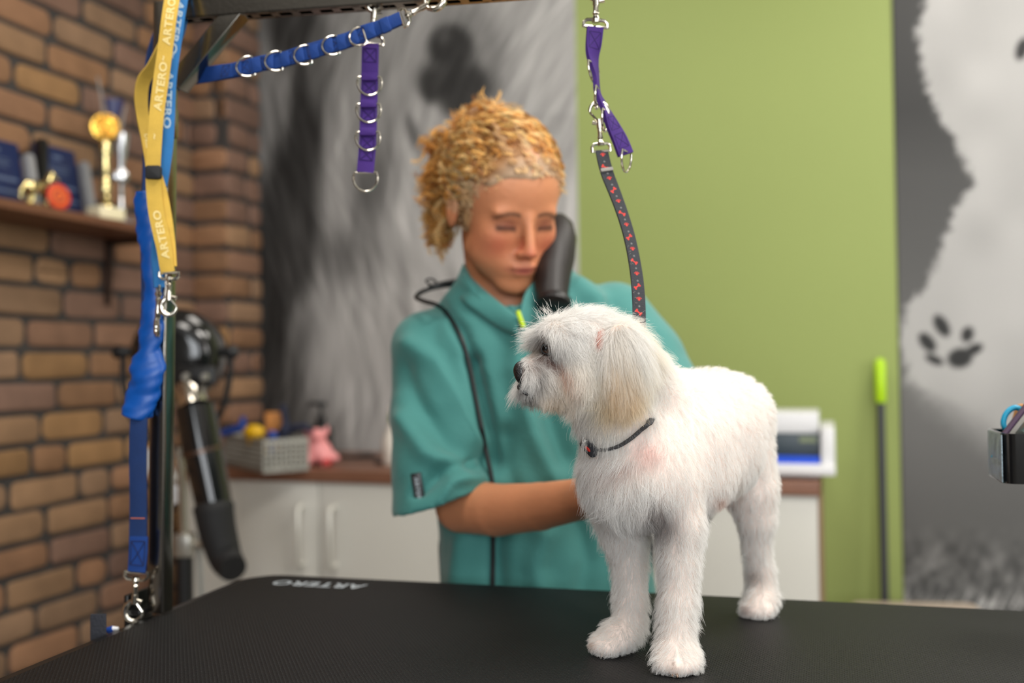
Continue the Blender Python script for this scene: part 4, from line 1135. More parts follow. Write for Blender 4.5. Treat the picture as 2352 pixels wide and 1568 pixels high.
for i in range(90):                                 # frayed right-hand edge, rows of short loose threads
    uu = r.uniform(.30, .92)*rbL.s[-1]*.86 + .02; p = rbL.at(np.array([uu]), np.array([.0066]), np.array([0.]))[0]
    d = nrm(CR*r.uniform(.6, 1) + CU*r.normal(0, .6) - CF*r.normal(0, .3)); l = r.uniform(.001, .0028)
    if .10 < uu-.02 < .13 or .17 < uu < .185: l *= 1.8
    q.tube([p, p + d*l*.6, p + d*l + CU*r.normal(0, .001)], .0002, 4)
q.build('frayed_edge', M_fray, wb, 0)
q = MB(); cc_ = rbL.at(np.array([.024]), np.array([0.]), np.array([.001]))[0]; i = np.searchsorted(rbL.s, .024)
q.box(cc_, (.0145, .004, .005), (rbL.w[i], rbL.t[i], rbL.n[i]), .001); q.build('keeper', M_fray, t)
snap_hook(t, P(1381, 345, Zr_), P(1373, 236, Zr_), -CR, .0145, 1.0)

# ---- royal blue ring strap pulled across to the bar
Zb = 1.165
t = thing('ring_strap', P(435, 180, 1.2), 'royal blue strap with five metal rings pulled across to the overhead bar', 'strap')
pts = [(400, 192, 1.245), (440, 178, 1.238), (485, 170, 1.215), (530, 163, 1.19), (565, 156, 1.18), (600, 146, 1.175), (640, 140, 1.17), (690, 125, 1.162), (750, 107, 1.153), (800, 92, 1.146), (840, 75, 1.14), (880, 60, 1.134), (922, 42, 1.128)]
rb = Ribbon([(x, y, z, .0092 if x < 540 else (.0088 if x < 850 else .0075), 12*math.sin(x*.05)) for x, y, z in pts], 130)
sg = MB().ribbon(rb, .0042).build('webbing', M_royal, t, 60)
rb2 = Ribbon([(x, y+1, z-.004, .0086, 14*math.sin(x*.105)) for x, y, z in pts[3:]], 120)
q = MB()
for (x, y) in ((545, 158), (590, 150), (618, 143), (655, 136), (688, 127), (722, 118), (755, 106), (785, 98), (812, 88), (850, 72), (885, 58)):
    c = P(x, y, np.interp(x, [400, 922], [1.205, 1.128]) - .0032); d = nrm(rb.t[np.argmin(np.linalg.norm(rb.c - c, axis=1))])
    q.box(c, (.0125, .0176, .0052), (d, np.cross(-CF, d), -CF), .0024)
q.build('sewn_folds', M_royal, t)
for x0, x1 in ((.085, .1),):
    pass
for (x, y, w) in ((572, 152, 1), (637, 141, .97), (703, 126, .95), (767, 104, .93), (828, 82, .9)):
    i = np.argmin(np.linalg.norm(rb.c - P(x, y, 1.17), axis=1)); tt = rb.t[i]; q = MB()
    dring(q, P(x+10, y-2, np.interp(x, [400, 922], [1.205, 1.128]) - .0035), nrm(np.cross(tt, CF)), -tt - CF*.25, .0235*w, .0205*w, .0013); q.build('d_ring', M_chrome, t)
for u0 in np.linspace(.09, rb.s[-1]-.06, 7): stitch_box(rb, u0, u0+.014, .0068, M_thrb, sg)
snap_hook(t, P(924, 42, 1.127), P(1018, -8, 1.115), nrm(CU + CR*.5), .0155, 1.1)

# ---- royal blue web strap with padded nylon sleeve hanging left of the post
Zh = 1.19
t = thing('belly_strap', P(345, 180, 1.22), 'long blue strap with padded nylon sleeve hanging left of the steel post', 'strap')
rb = Ribbon([(372, 60, 1.24, .008, 60), (352, 130, 1.235, .009, 60), (346, 200, 1.225, .009, 58), (346, 300, 1.222, .009, 55), (344, 420, 1.215, .009, 40), (340, 520, 1.21, .009, 30), (342, 700, 1.21, .009, 20), (332, 850, 1.20, .009, 8), (320, 950, Zh, .0098, 2), (317, 1050, Zh, .0100, 0), (318, 1150, Zh, .0100, -3), (317, 1240, Zh, .0102, 0), (314, 1312, Zh, .0100, 0)], 140)
sg = MB().ribbon(rb, .0035).build('webbing', M_royald, t, 60)
rb3 = Ribbon([(319, 1232, Zh-.003, .0104, 0), (318, 1270, Zh-.003, .0104, 0), (314, 1312, Zh-.003, .0102, 0)], 30)
fb = MB().ribbon(rb3, .0035).build('folded_end', M_royal, t, 60); stitch_box(rb3, .005, rb3.s[-1]-.008, .0082, M_thrb, fb)
q = MB(); 
for i in range(14): a = rb.at(np.array([np.interp(i/13, [0, 1], [0, 1])*0 + rb.s[-1]*.905]), np.array([-.008+.016*i/13]), np.array([.002]))[0]; q.ball(a, .0007, 6)
q.build('bar_tack', mat('orange_thread', (200, 110, 70), .7), t, 0)
# sleeve: soft flattened tube with creases, open at both ends
sl = [(336, 440, 1.2, .0118), (338, 500, 1.2, .0125), (345, 560, 1.2, .0128), (350, 620, 1.2, .0105), (352, 680, 1.2, .0090), (350, 715, 1.2, .0125), (347, 770, 1.2, .0135), (345, 800, 1.2, .0115), (341, 830, 1.2, .0168), (335, 880, 1.2, .0182), (327, 910, 1.2, .0178), (318, 940, 1.2, .0182), (313, 952, 1.2, .0185)]
q_ = spline(np.array([np.r_[P(x, y, z-.005), r] for x, y, z, r in sl]), 120); C_ = q_[:, :3]; Rr = q_[:, 3]
T = np.gradient(C_, axis=0); T /= np.linalg.norm(T, axis=1, keepdims=True); seg = 28; V = []; F = []
for i in range(120):
    w_ = nrm(np.cross(T[i], CF)); n_ = np.cross(w_, T[i])
    for a in range(seg):
        th_ = 2*math.pi*a/seg; cr = 1 + .09*math.sin(i*.36 + 2.8*math.sin(th_)) + .07*math.sin(i*.15 + th_*2) + .05*math.sin(i*.9 + th_*3)
        V.append(C_[i] + w_*Rr[i]*math.cos(th_)*cr + n_*Rr[i]*.42*math.sin(th_)*cr - T[i]*(.006*math.sin(th_*1.0+.6) if i > 110 else 0))
F = [(i*seg+a, i*seg+(a+1) % seg, (i+1)*seg+(a+1) % seg, (i+1)*seg+a) for i in range(119) for a in range(seg)]
sv = link_mesh('padded_sleeve', V, F, M_nylon, t, 180)
md = sv.modifiers.new('thickness', 'SOLIDIFY'); md.thickness = .0012; md.offset = -1
snap_hook(t, P(313, 1316, Zh), P(306, 1424, Zh), CR, .0215, 1.15)

# ---- yellow and sky-blue leads looped over the corner of the arm
t = thing('yellow_lead', P(395, 0, 1.18), 'yellow lead with woven lettering and black slider looped over the arm', 'leash')
Zy = 1.165
rb = Ribbon([(412, -10, Zy+.085, .0084, 20), (410, -44, Zy+.06, .0084, 20), (404, -34, Zy+.02, .0084, 20), (396, -5, Zy+.008, .0084, 16), (388, 45, Zy, .0084, 14), (380, 110, Zy, .0084, 16), (369, 190, Zy, .0086, 20), (360, 260, Zy, .0082, 22), (355, 330, Zy, .0080, 16), (352, 385, Zy, .0082, 8), (353, 430, Zy, .0085, 10), (358, 480, Zy, .0088, 14), (368, 530, Zy, .0089, 18), (377, 570, Zy, .0086, 14), (383, 612, Zy, .0080, 8), (386, 626, Zy, .0078, 0)], 160)
wb = MB().ribbon(rb, .0022).build('webbing', M_yellow, t, 60)
L = rb.s[-1]
for u0 in (.022, .107, .185, L-.066): strap_text(rb, 'ARTERO', u0+.050, .0085, M_wordy, wb, flip=-1, squeeze=1.22)
for u0 in (.074, .17, .262): 
    v, f = text_mesh('~', .04); strap_text(rb, '~', u0+.006, .004, M_wordy, wb, flip=-1)
rb2 = Ribbon([(392, 60, Zy+.03, .006, 75), (352, 150, Zy+.03, .0075, 62), (330, 185, Zy+.03, .008, 50), (324, 225, Zy+.03, .0078, 40), (328, 270, Zy+.028, .007, 35), (337, 320, Zy+.02, .0065, 40), (345, 365, Zy+.008, .0065, 35), (350, 395, Zy+.004, .0070, 15)], 90)
w2 = MB().ribbon(rb2, .002).build('second_strand', M_yellow, t, 60); strap_text(rb2, 'ARTERO', rb2.s[-1]-.02, .006, M_wordy, w2, flip=-1)
rb2 = Ribbon([(358, 395, Zy+.004, .006, 10), (371, 440, Zy+.006, .0062, 20), (382, 500, Zy+.006, .0065, 28), (390, 560, Zy+.006, .0062, 24), (394, 612, Zy+.003, .006, 10)], 60)
MB().ribbon(rb2, .002).build('second_strand', M_yellow, t, 60)
q = MB(); c = P(353, 396, Zy-.002); q.box(c, (.0185, .016, .008), (CR, CU, -CF), .0035); q.build('slider', M_rubber, t)
snap_hook(t, P(389, 628, Zy), P(388, 722, Zy), nrm(CR + CU*.25), .0165, 1.1, name='snap_hook')
t = thing('blue_lead', P(410, 0, 1.18), 'sky-blue lead with woven lettering hanging behind the yellow one', 'leash')
Zs = 1.178
rb = Ribbon([(424, -6, Zs+.075, .0075, 30), (424, -40, Zs+.055, .0075, 30), (420, -34, Zs+.022, .0075, 30), (415, 0, Zs+.012, .008, 40), (407, 50, Zs+.004, .0082, 44), (398, 110, Zs, .0082, 30), (389, 180, Zs, .0082, 16), (386, 250, Zs, .0080, 10), (383, 320, Zs, .0078, 14), (377, 380, Zs, .0072, 22), (371, 430, Zs+.002, .006, 40)], 120)
wb = MB().ribbon(rb, .0022).build('webbing', M_sky, t, 60)
for u0 in (.088, .176): strap_text(rb, 'ARTERO', u0, .0085, M_word, wb, flip=1, squeeze=1.45)
strap_text(rb, '~', .155, .004, M_word, wb); strap_text(rb, 'ARTERO', .02, .0055, M_word, wb, flip=1)
rb2 = Ribbon([(424, -20, Zs+.03, .006, 30), (421, 30, Zs+.034, .006, 35), (416, 70, Zs+.034, .005, 50), (406, 110, Zs+.034, .004, 60), (398, 180, Zs+.034, .005, 60)], 50)
MB().ribbon(rb2, .002).build('second_strand', M_sky, t, 60)
rb2 = Ribbon([(372, 425, Zs+.002, .006, 40), (360, 500, Zs+.004, .005, 60), (357, 580, Zs+.004, .0052, 62), (362, 625, Zs, .0062, 50), (366, 660, Zs-.002, .0062, 40)], 80)
MB().ribbon(rb2, .0028).build('lower_strand', M_sky, t, 60)
q = MB(); q.tube([P(372, 428, Zs), P(372, 452, Zs)], [.006, .0055], 12, flat=(.6, CF)); q.build('end_cap', M_rubber, t)
snap_hook(t, P(364, 660, Zs-.004), P(361, 770, Zs-.006), nrm(CR*.5 - CF), .013, 1.0)
# ================================================================== THE GROOMER
M_skin = mat('skin', (206, 142, 108), .5, attr='col', bump=(150, .25)); 
M_skin.node_tree.nodes['Principled BSDF'].inputs['Subsurface Weight'].default_value = .12
M_skin.node_tree.nodes['Principled BSDF'].inputs['Subsurface Radius'].default_value = (.01, .004, .002)
M_smock = mat('teal_cotton', (62, 130, 125), .75, bump=(260, .35), sheen=.2)
wp = lambda x, y, z: P(x, y, z)

# head frame: s towards the picture's right, f out of the face, u up
yaw, pit, rol = math.radians(27), math.radians(22), math.radians(3.5)
def c2w(x, y, z): return CR*x + CU*y + CF*z     # camera-aligned direction
hf = c2w(math.sin(yaw)*math.cos(pit), -math.sin(pit), -math.cos(yaw)*math.cos(pit))
hu = c2w(math.sin(yaw)*math.sin(pit), math.cos(pit), -math.cos(yaw)*math.sin(pit))
hs = np.cross(hf, hu); hs = hs if hs @ CR > 0 else -hs
hs, hu = hs*math.cos(rol) + hu*math.sin(rol), hu*math.cos(rol) - hs*math.sin(rol)
HO = wp(1158, 472, 1.475)
def HL(s, f, u): return HO + hs*s + hf*f + hu*u
HAX = np.array([hs, hf, hu])

lo = np.minimum.reduce([wp(880, 200, 1.3), wp(1650, 1300, 1.05), wp(880, 1300, 1.7), wp(1650, 200, 1.7)]) - .03
hi = np.maximum.reduce([wp(880, 200, 1.3), wp(1650, 1300, 1.05), wp(880, 200, 1.7), wp(1650, 200, 1.7)]) + .03
allp = np.array([wp(x, y, z) for x in (880, 1700) for y in (260, 1260) for z in (1.08, 1.66)])
f = Field(allp.min(0), allp.max(0), .0036)
# skull, cheeks, jaw
f.ell(HL(0, -.018, .032), (.073, .092, .083), HAX, .0)
f.ell(HL(0, .030, -.015), (.060, .052, .075), HAX, .02)
f.ell(HL(0, .034, .042), (.060, .045, .054), HAX, .030)          # forehead
for s in (-1, 1):
    f.ell(HL(s*.036, .056, -.028), (.022, .020, .022), HAX, .018)   # cheekbone
    f.cap(HL(s*.044, .010, -.060), HL(s*.018, .062, -.098), .016, .012, .020)   # jaw
    f.ell(HL(s*.030, .0725, .0085), (.018, .0050, .0060), HAX, .014)   # brow
    f.ell(HL(s*.031, .0665, -.0105), (.0140, .0125, .0105), HAX, .005)  # lids over the eyeball
    f.ell(HL(s*.0095, .092, -.046), (.007, .008, .006), HAX, .004)   # nostril wing
    f.ell(HL(s*.016, .0945, -.009), (.008, .010, .012), HAX, .006, sub=True)  # inner eye corner hollow
for s in (-1, 1): f.ell(HL(s*.034, .040, -.056), (.028, .030, .032), HAX, .014)
f.ell(HL(0, .062, -.070), (.034, .026, .030), HAX, .014)
f.ell(HL(0, .068, -.102), (.018, .014, .013), HAX, .014)          # chin
f.cap(HL(0, .082, .004), HL(0, .100, -.040), .0065, .0085, .008)  # nose
f.ell(HL(0, .101, -.043), (.0085, .0085, .0075), HAX, .004)
f.ell(HL(0, .0865, -.0665), (.021, .0065, .0042), HAX, .004); f.ell(HL(0, .0845, -.0765), (.017, .0070, .0048), HAX, .004)
f.cap(HL(-.02, .0925, -.0715), HL(.02, .0925, -.0715), .0012, .0012, .0015, sub=True)
for s in (-1, 1):                                                 # ears
    f.ell(HL(s*.077, -.012, -.006), (.007, .017, .031), HAX, .006); f.ell(HL(s*.085, -.008, -.004), (.005, .008, .018), HAX, .004, sub=True)
# neck and shoulders inside the smock
f.cap(HL(0, -.034, -.055), wp(1165, 735, 1.54), .045, .054, .02)
f.cap(wp(1165, 735, 1.54), wp(1010, 790, 1.52), .055, .05, .03); f.cap(wp(1165, 735, 1.54), wp(1400, 740, 1.55), .055, .05, .03)
# her right arm (picture left): sleeve -> elbow -> behind the dog's chest
A1 = [(wp(985, 800, 1.52), .046), (wp(1030, 990, 1.475), .044), (wp(1062, 1160, 1.425), .0385), (wp(1140, 1171, 1.370), .0355), (wp(1240, 1163, 1.30), .031), (wp(1330, 1146, 1.225), .0255), (wp(1372, 1138, 1.175), .024)]
f.chain(A1, .003)
def hand(field, wr, palm_end, nrm_out, curl, thumb_side, sc=1.0):
    """palm from wrist to palm_end, four fingers of different lengths and a thumb"""
    d = nrm(palm_end - wr); n = nrm(nrm_out - d*(nrm_out @ d)); w = np.cross(d, n)
    for k in (-1, -.33, .33, 1): field.cap(wr + w*k*.014*sc, palm_end + w*k*.030*sc, .014*sc, .0115*sc, .006)
    for k, ln in ((-1, .062), (-.33, .074), (.33, .070), (1, .054)):
        a = palm_end + w*k*.030*sc; dd = d + w*k*.10; pts = [(a, .0092*sc)]
        for j, fr in enumerate((.45, .30, .25)):
            dd = nrm(dd + n*curl*(.35 + .3*j)); a = a + dd*ln*fr*sc; pts.append((a, (.0086, .0080, .0068)[j]*sc))
        field.chain(pts, .0025)
    b = wr + d*.025*sc + w*thumb_side*.026*sc; m1 = b + nrm(d*.7 + w*thumb_side*.8 + n*.2)*.034*sc; m2 = m1 + nrm(d + w*thumb_side*.25 + n*.4)*.028*sc
    field.chain([(b, .0125*sc), (m1, .0105*sc), (m2, .0085*sc)], .004)
hand(f, wp(1372, 1138, 1.175), wp(1438, 1096, 1.122), -CF, .45, 1)
# her left arm behind the dog's back
A2 = [(wp(1418, 745, 1.55), .046), (wp(1490, 870, 1.50), .044), (wp(1548, 985, 1.44), .038), (wp(1590, 985, 1.36), .032), (wp(1622, 975, 1.30), .025)]
f.chain(A2, .003)
hand(f, wp(1622, 975, 1.30), wp(1655, 985, 1.225), nrm(CR*.4 - CU), .4, -1)
V, Q = f.mesh(); V = relax(V, Q, 2, .45); N_ = vnormals(V, Q)
# skin colours: lips, brows, lash lines, flushed cheeks and nose
q = (V - HO) @ HAX.T; S, Fw, U = q[:, 0], q[:, 1], q[:, 2]
base = np.array(lin((208, 138, 98))[:3]); col = np.tile(base, (len(V), 1))
def tint(mask, c, a=1.0):
    global col
    c = np.array(lin(c)[:3]); w = (np.clip(mask, 0, 1)*a)[:, None]; col = col*(1-w) + c*w
g2 = lambda x, s: np.exp(-(x/s)**2)
front = (Fw > .03)
near = (np.abs(q).max(1) < .16)
tint(g2(np.abs(S)-.040, .020)*g2(U+.038, .020)*front*near, (206, 104, 80), .6)
tint(g2(S, .014)*g2(U+.045, .014)*(Fw > .08)*near, (206, 100, 80), .55)
tint(g2(S, .020)*g2(U+.0715, .0062)*(Fw > .07)*near, (178, 86, 82), .95)
tint(g2(S, .017)*g2(U+.0715, .0016)*(Fw > .07)*near, (110, 50, 46), .9)
for s in (-1, 1):
    arch = .0095 - 14*(np.abs(S)-.026)**2*1.2
    tint((np.sign(S) == s)*g2(U - arch, .0032)*smooth01(np.abs(S), .010, .016)*(1-smooth01(np.abs(S), .046, .052))*front*near, (84, 56, 42), .95)
    tint((np.sign(S) == s)*g2(U + .0115 + 6*(np.abs(S)-.031)**2, .0046)*smooth01(np.abs(S), .014, .019)*(1-smooth01(np.abs(S), .043, .048))*front*near, (40, 27, 24), .98)
    tint((np.sign(S) == s)*g2(U + .004, .008)*g2(np.abs(S)-.030, .017)*front*near, (136, 76, 58), .8)  # eye-socket shading painted into the skin colour
tint(smooth01(Fw - (.078 - .95*np.maximum(0, .062-U)), .006, -.010)*(U > -.01)*near, (196, 160, 128), .55)
tint(g2(U-.062, .02)*front*near, (216, 150, 108), .6)
body = thing('person', A(*(wp(1190, 900, 1.55)[:2]), 0), 'person with curly blond hair in a teal smock, bending over the white dog', 'person')
sk = link_mesh('body', V, Q, M_skin, body, 180, col)
bvh_body = BVHTree.FromPolygons([Vector(v) for v in V], [tuple(int(i) for i in r) for r in Q])
M_eye = mat('eye_white', (226, 216, 208), .25); M_iris = mat('brown_iris', (70, 46, 34), .2)
for s in (-1, 1):
    e = MB().ball(HL(s*.031, .0625, -.0125), .0122, 16, HAX).build('eye', M_eye, body)
    c = HL(s*.031, .0730, -.0165); MB().ball(c, A(.0052, .0022, .0052), 12, HAX).build('iris', M_iris, e)

# ---- smock
class Loft:
    pass
fs = Field(allp.min(0) - A(.02, .02, .34), allp.max(0) + A(.04, .03, 0), .0046)
def loft_put(fld, rows, k, yawd=4, p=2.5):
    """rows: (py, left px, right px, Z, half depth): stack of rounded sections"""
    R = []
    for y, a, b, z, dp in rows:
        c = wp((a+b)/2, y, z); R.append((c[2], c[0], c[1], (b-a)/2*z/FPX, dp))
    R = np.array(sorted(R)); yw = math.radians(yawd)
    ax = nrm(_R0*math.cos(yw) + A(-_R0[1], _R0[0], 0)*math.sin(yw)); ay = A(-ax[1], ax[0], 0)
    sl, g = fld.win((-9, -9, R[0, 0]), (9, 9, R[-1, 0])); z = g[..., 2]
    cx, cy, hw, dp = [np.interp(z, R[:, 0], R[:, i]) for i in (1, 2, 3, 4)]
    dx = g[..., 0]-cx; dy = g[..., 1]-cy
    u = (dx*ax[0] + dy*ax[1])/hw; v = (dx*ay[0] + dy*ay[1])/dp
    r = (np.abs(u)**p + np.abs(v)**p)**(1/p)
    fld.put(sl, (r-1)*np.minimum(hw, dp), k)
rows = [(628, 1088, 1318, 1.535, .060), (655, 1046, 1360, 1.535, .070), (690, 1008, 1412, 1.54, .085), (735, 972, 1448, 1.54, .100), (790, 950, 1462, 1.54, .115), (880, 965, 1460, 1.54, .128), (1000, 985, 1455, 1.535, .135), (1120, 1000, 1465, 1.53, .140), (1220, 1008, 1480, 1.53, .140), (1340, 1014, 1500, 1.53, .145), (1480, 1010, 1510, 1.54, .15), (1700, 1010, 1510, 1.55, .15)]
loft_put(fs, rows, 0)
# collar: an upright band, open at the front, hollow
ca, cb = wp(1168, 700, 1.525), wp(1163, 612, 1.505)
SL = [(wp(985, 800, 1.51), .058), (wp(1002, 950, 1.475), .066), (wp(1016, 1080, 1.44), .072), (wp(1026, 1230, 1.405), .078)]
SR = [(wp(1412, 735, 1.55), .060), (wp(1470, 830, 1.52), .066), (wp(1530, 960, 1.46), .074)]
for (p0, r0), (p1, r1) in zip(SR[:-1], SR[1:]): fs.cap(p0, p1, r0, r1, .012)
fs.cap(ca, cb, .082, .069, .022)
# open the neck
fs.cap(wp(1172, 742, 1.50), wp(1160, 560, 1.48), .046, .066, .004, sub=True)
fs.cap(wp(1204, 728, 1.41), wp(1210, 600, 1.37), .008, .035, .006, sub=True)
fs.cap(cb - (ca-cb)*.05, cb - (ca-cb)*1.2, .066, .2, .004, sub=True)
# the right sleeve: its own tube, cut along the hem and hollow, then joined to the body of the smock
main = fs.F.copy(); fs.F[:] = .06
for (p0, r0), (p1, r1) in zip(SL[:-1], SL[1:]): fs.cap(p0, p1, r0, r1, .010)
h1, h2 = wp(925, 1177, 1.41), wp(1132, 1110, 1.40); hn = nrm(np.cross(nrm(h2-h1), CF))
if hn @ CU > 0: hn = -hn
sl, g = fs.win(wp(1025, 1200, 1.40)-.2, wp(1025, 1200, 1.40)+.2)
axis_p = SL[2][0]; axis_d = nrm(SL[3][0]-SL[2][0])
t_ = (g-axis_p) @ axis_d; rad = np.linalg.norm(g-axis_p-t_[..., None]*axis_d, axis=-1)
fs.F[sl] = np.maximum(fs.F[sl], (g-h1) @ hn)
fs.F[sl] = np.maximum(fs.F[sl], -np.maximum(rad - (.0605 + .04*t_), -(t_ - .0)))
hh_ = np.clip(.5 + .5*(fs.F-main)/.007, 0, 1)
fs.F = (fs.F*(1-hh_) + main*hh_ - .007*hh_*(1-hh_)).astype(np.float32)
V, Q = fs.mesh(); V = relax(V, Q, 2, .5); N_ = vnormals(V, Q)
# folds of the cloth, as ridges along drawn lines in the front
px, py, pz = project(V); fr_ = smooth01(-(N_ @ CF), -.1, .35)
FOLDS = [([(1110, 640), (1160, 690), (1200, 735)], 9, .004), ([(1075, 640), (1130, 720), (1185, 780)], 16, .005),
 ([(1250, 760), (1240, 900), (1290, 1050)], 30, -.010), ([(1200, 760), (1190, 850), (1230, 1000), (1280, 1100)], 26, .010),
 ([(1085, 830), (1110, 930), (1125, 1010), (1135, 1120)], 15, -.016), ([(1010, 700), (1060, 760), (1085, 830)], 14, -.007),
 ([(940, 790), (1000, 830), (1040, 900), (1090, 1000)], 24, .008), ([(925, 850), (960, 930), (1030, 1020), (1100, 1050)], 26, -.008),
 ([(925, 960), (980, 1040), (1060, 1075)], 22, .008), ([(960, 1130), (1020, 1075), (1090, 1065)], 14, -.010), ([(1000, 1165), (1040, 1110), (1125, 1095)], 11, .008),
 ([(1150, 1180), (1135, 1260), (1140, 1340)], 26, -.010), ([(1250, 1230), (1230, 1300), (1240, 1350)], 30, .009), ([(1330, 1200), (1350, 1290), (1340, 1350)], 26, -.008), ([(1060, 1250), (1050, 1340)], 22, .008),
 ([(1160, 1000), (1150, 1080), (1180, 1150)], 26, -.010), ([(1330, 650), (1390, 700), (1430, 760)], 16, .006), ([(1400, 700), (1460, 780), (1510, 830)], 16, -.006), ([(1340, 700), (1330, 780)], 22, -.006)]
D_off = np.zeros(len(V))
for pts, w, a in FOLDS:
    dd = seglist_dist(px, py, pts); D_off += a*1.55*np.exp(-(dd/w)**2)
D_off += .0028*vnoise(V*A(1, 1, .45), 17, 3) + .0013*vnoise(V, 42, 5)
hem_ = seglist_dist(px, py, [(915, 1182), (1045, 1170), (1140, 1108)]); D_off *= .12 + .88*smooth01(hem_, 8, 55)
V = V + N_*(D_off*fr_)[:, None]; V = relax(V, Q, 2, .5)
sm = link_mesh('smock', V, Q, M_smock, body, 180)
bvh_smock = BVHTree.FromPolygons([Vector(v) for v in V], [tuple(int(i) for i in r) for r in Q])
def onsurf(bvh, px, py, off=.004, fallback=1.45):
    d = nrm(ray(px, py)); h = bvh.ray_cast(Vector(CAM), Vector(d))
    if h[0] is None: return P(px, py, fallback), -CF
    n = np.array(h[1]); n = n if n @ d < 0 else -n
    return np.array(h[0]) + n*off, n
# stand-up collar band, two halves meeting at the zip
def collar_half(lower, upper):
    n = 26; lo = spline(np.array(lower), n)[:n]; up = spline(np.array(upper), n)[:n]; V = []; F = []
    out = nrm(-CF + CU*.3)
    for i in range(n):
        for k, tt in enumerate(np.linspace(0, 1, 6)): V.append(lo[i]*(1-tt) + up[i]*tt + out*.004*math.sin(tt*math.pi))
    F = [(i*6+k, (i+1)*6+k, (i+1)*6+k+1, i*6+k+1) for i in range(n-1) for k in range(5)]
    o = link_mesh('collar', V, F, M_smock, sm, 180); md = o.modifiers.new('thickness', 'SOLIDIFY'); md.thickness = .0035; md.offset = 0
srf = lambda x, y, o=.002: onsurf(bvh_smock, x, y, o, 1.45)[0]
nk = lambda x, y, o=.010, z=1.46: onsurf(bvh_body, x, y, o, z)[0]
collar_half([wp(1046, 662, 1.545), srf(1062, 690), srf(1100, 722), srf(1145, 752), srf(1190, 772, .003)],
            [wp(1066, 606, 1.530), wp(1082, 636, 1.490), wp(1115, 668, 1.455), wp(1152, 698, 1.430), wp(1190, 728, 1.412)])
collar_half([srf(1196, 772, .003), srf(1215, 752), srf(1235, 730), srf(1255, 705)],
            [wp(1194, 728, 1.412), wp(1198, 700, 1.420), wp(1208, 670, 1.435), wp(1226, 645, 1.455)])
# sleeve tag
c, n = onsurf(bvh_smock, 964, 1124, 0); n = nrm(n*.35 - CF*.75 - CR*.2); c = c + n*.0075; axx = nrm(c2w(.16, -1, 0)); axx = nrm(axx - n*(axx @ n)); ayy = np.cross(n, axx)
tg = MB().box(c, (.049, .0145, .0040), (axx, ayy, n), .001).build('sleeve_label', M_blkm, sm)
v, ff = text_mesh('ARTERO', .03); w_ = v[:, 0].max()
VV = np.array([c + n*.0023 + axx*((x-w_/2)/w_*.038) + ayy*y*.0055 for x, y, _ in v]); link_mesh('label_lettering', VV, ff, M_print, tg, 0)
# zip in lime at the neck
M_zip = mat('lime_zip', (190, 220, 30), .4)
q = MB(); z0 = wp(1189, 714, 1.405); z1 = wp(1203, 752, 1.398); q.tube([z0, (z0+z1)/2, z1], .0032, 8, flat=(.5, CF)); q.build('zip', M_zip, sm)
# trousers and shoes under the table
M_trs = mat('dark_trousers', (40, 42, 50), .8)
hp = wp(1255, 1300, 1.54)
ft_ = Field(A(hp[0]-.3, hp[1]-.3, -.01), A(hp[0]+.3, hp[1]+.3, .95), .009)
q = MB()
for s in (-1, 1):
    h0 = A(hp[0], hp[1], .86) + _R0*s*.075; kn = A(hp[0], hp[1]-.01, .48) + _R0*s*.085; an = A(hp[0], hp[1]+.02, .09) + _R0*s*.09
    ft_.chain([(h0, .092), (kn, .062), (an, .045)], .02)
    fw = -_F.copy(); fw[2] = 0; fw = nrm(fw)
    sh_ = Field(an-.2, an+.2, .006); sh_.cap(an + A(0, 0, -.045) - fw*.05, an + A(0, 0, -.055) + fw*.15, .040, .032, .01); sh_.cap(an + A(0, 0, -.01), an + A(0, 0, -.05), .042, .04, .01)
    v_, q_ = sh_.mesh(); v_[:, 2] = np.maximum(v_[:, 2], .001); link_mesh('shoe', relax(v_, q_, 1), q_, mat('white_shoe', (220, 220, 216), .6), body, 180)
v_, q_ = ft_.mesh(); link_mesh('trousers', relax(v_, q_, 1), q_, M_trs, body, 180)

# ---- hair: a cap of pulled-back waves, a loose top knot and hanging curls
r = np.random.default_rng(5)
fc = Field(HO-.2, HO+.2, .0035)
fc.ell(HL(.002, -.025, .038), (.0815, .095, .088), HAX, .0)
fc.ell(HL(0, .034, .044), (.066, .050, .058), HAX, .008)
# hairline: take away everything in front of a slanted plane and round the ears
sl, g = fc.win(HO-.2, HO+.2); ql = (g-HO) @ HAX.T
hl = ql[..., 1] - (.078 - .95*np.maximum(0, .062-ql[..., 2]) + 1.2*np.maximum(0, .030-np.abs(ql[..., 0]))*.2)   # front limit
cut = -hl
fc.F[sl] = np.maximum(fc.F[sl], hl)
fc.F[sl] = np.maximum(fc.F[sl], -(ql[..., 2] + .075 + .3*ql[..., 1]))
fc.cap(HL(-.01, -.055, .085), HL(-.03, -.05, .104), .040, .030, .02)
V, Q = fc.mesh(); V = relax(V, Q, 3); ql = (V-HO) @ HAX.T
n1 = vnoise(ql*A(1, 1, 1.4), 60, 1)
ch = np.array(lin((150, 104, 58))[:3])[None]*(1 + .25*n1[:, None])
gw = smooth01(ql[:, 1] - (.070 - .95*np.maximum(0, .062-ql[:, 2])), -.014, .006)[:, None]*.5
ch = ch*(1-gw) + np.array(lin((206, 184, 158))[:3])*gw
V = V + vnormals(V, Q)*(.0025*n1)[:, None]
M_hcap = mat('hair_mass', (170, 120, 64), .6, attr='col', bump=(70, 1.0))
hr = link_mesh('hair', V, Q, M_hcap, body, 180, np.clip(ch, 0, 1))
Nc = vnormals(V, Q)
M_hair = hair_mat('blond_hair', .42, .3, .4)
pal = [np.array(lin(c)[:3]) for c in ((236, 180, 98), (220, 160, 80), (246, 202, 124), (190, 130, 66), (250, 218, 156))]
K = 22; strands = []; cols = []
knot = HL(-.016, -.060, .094)
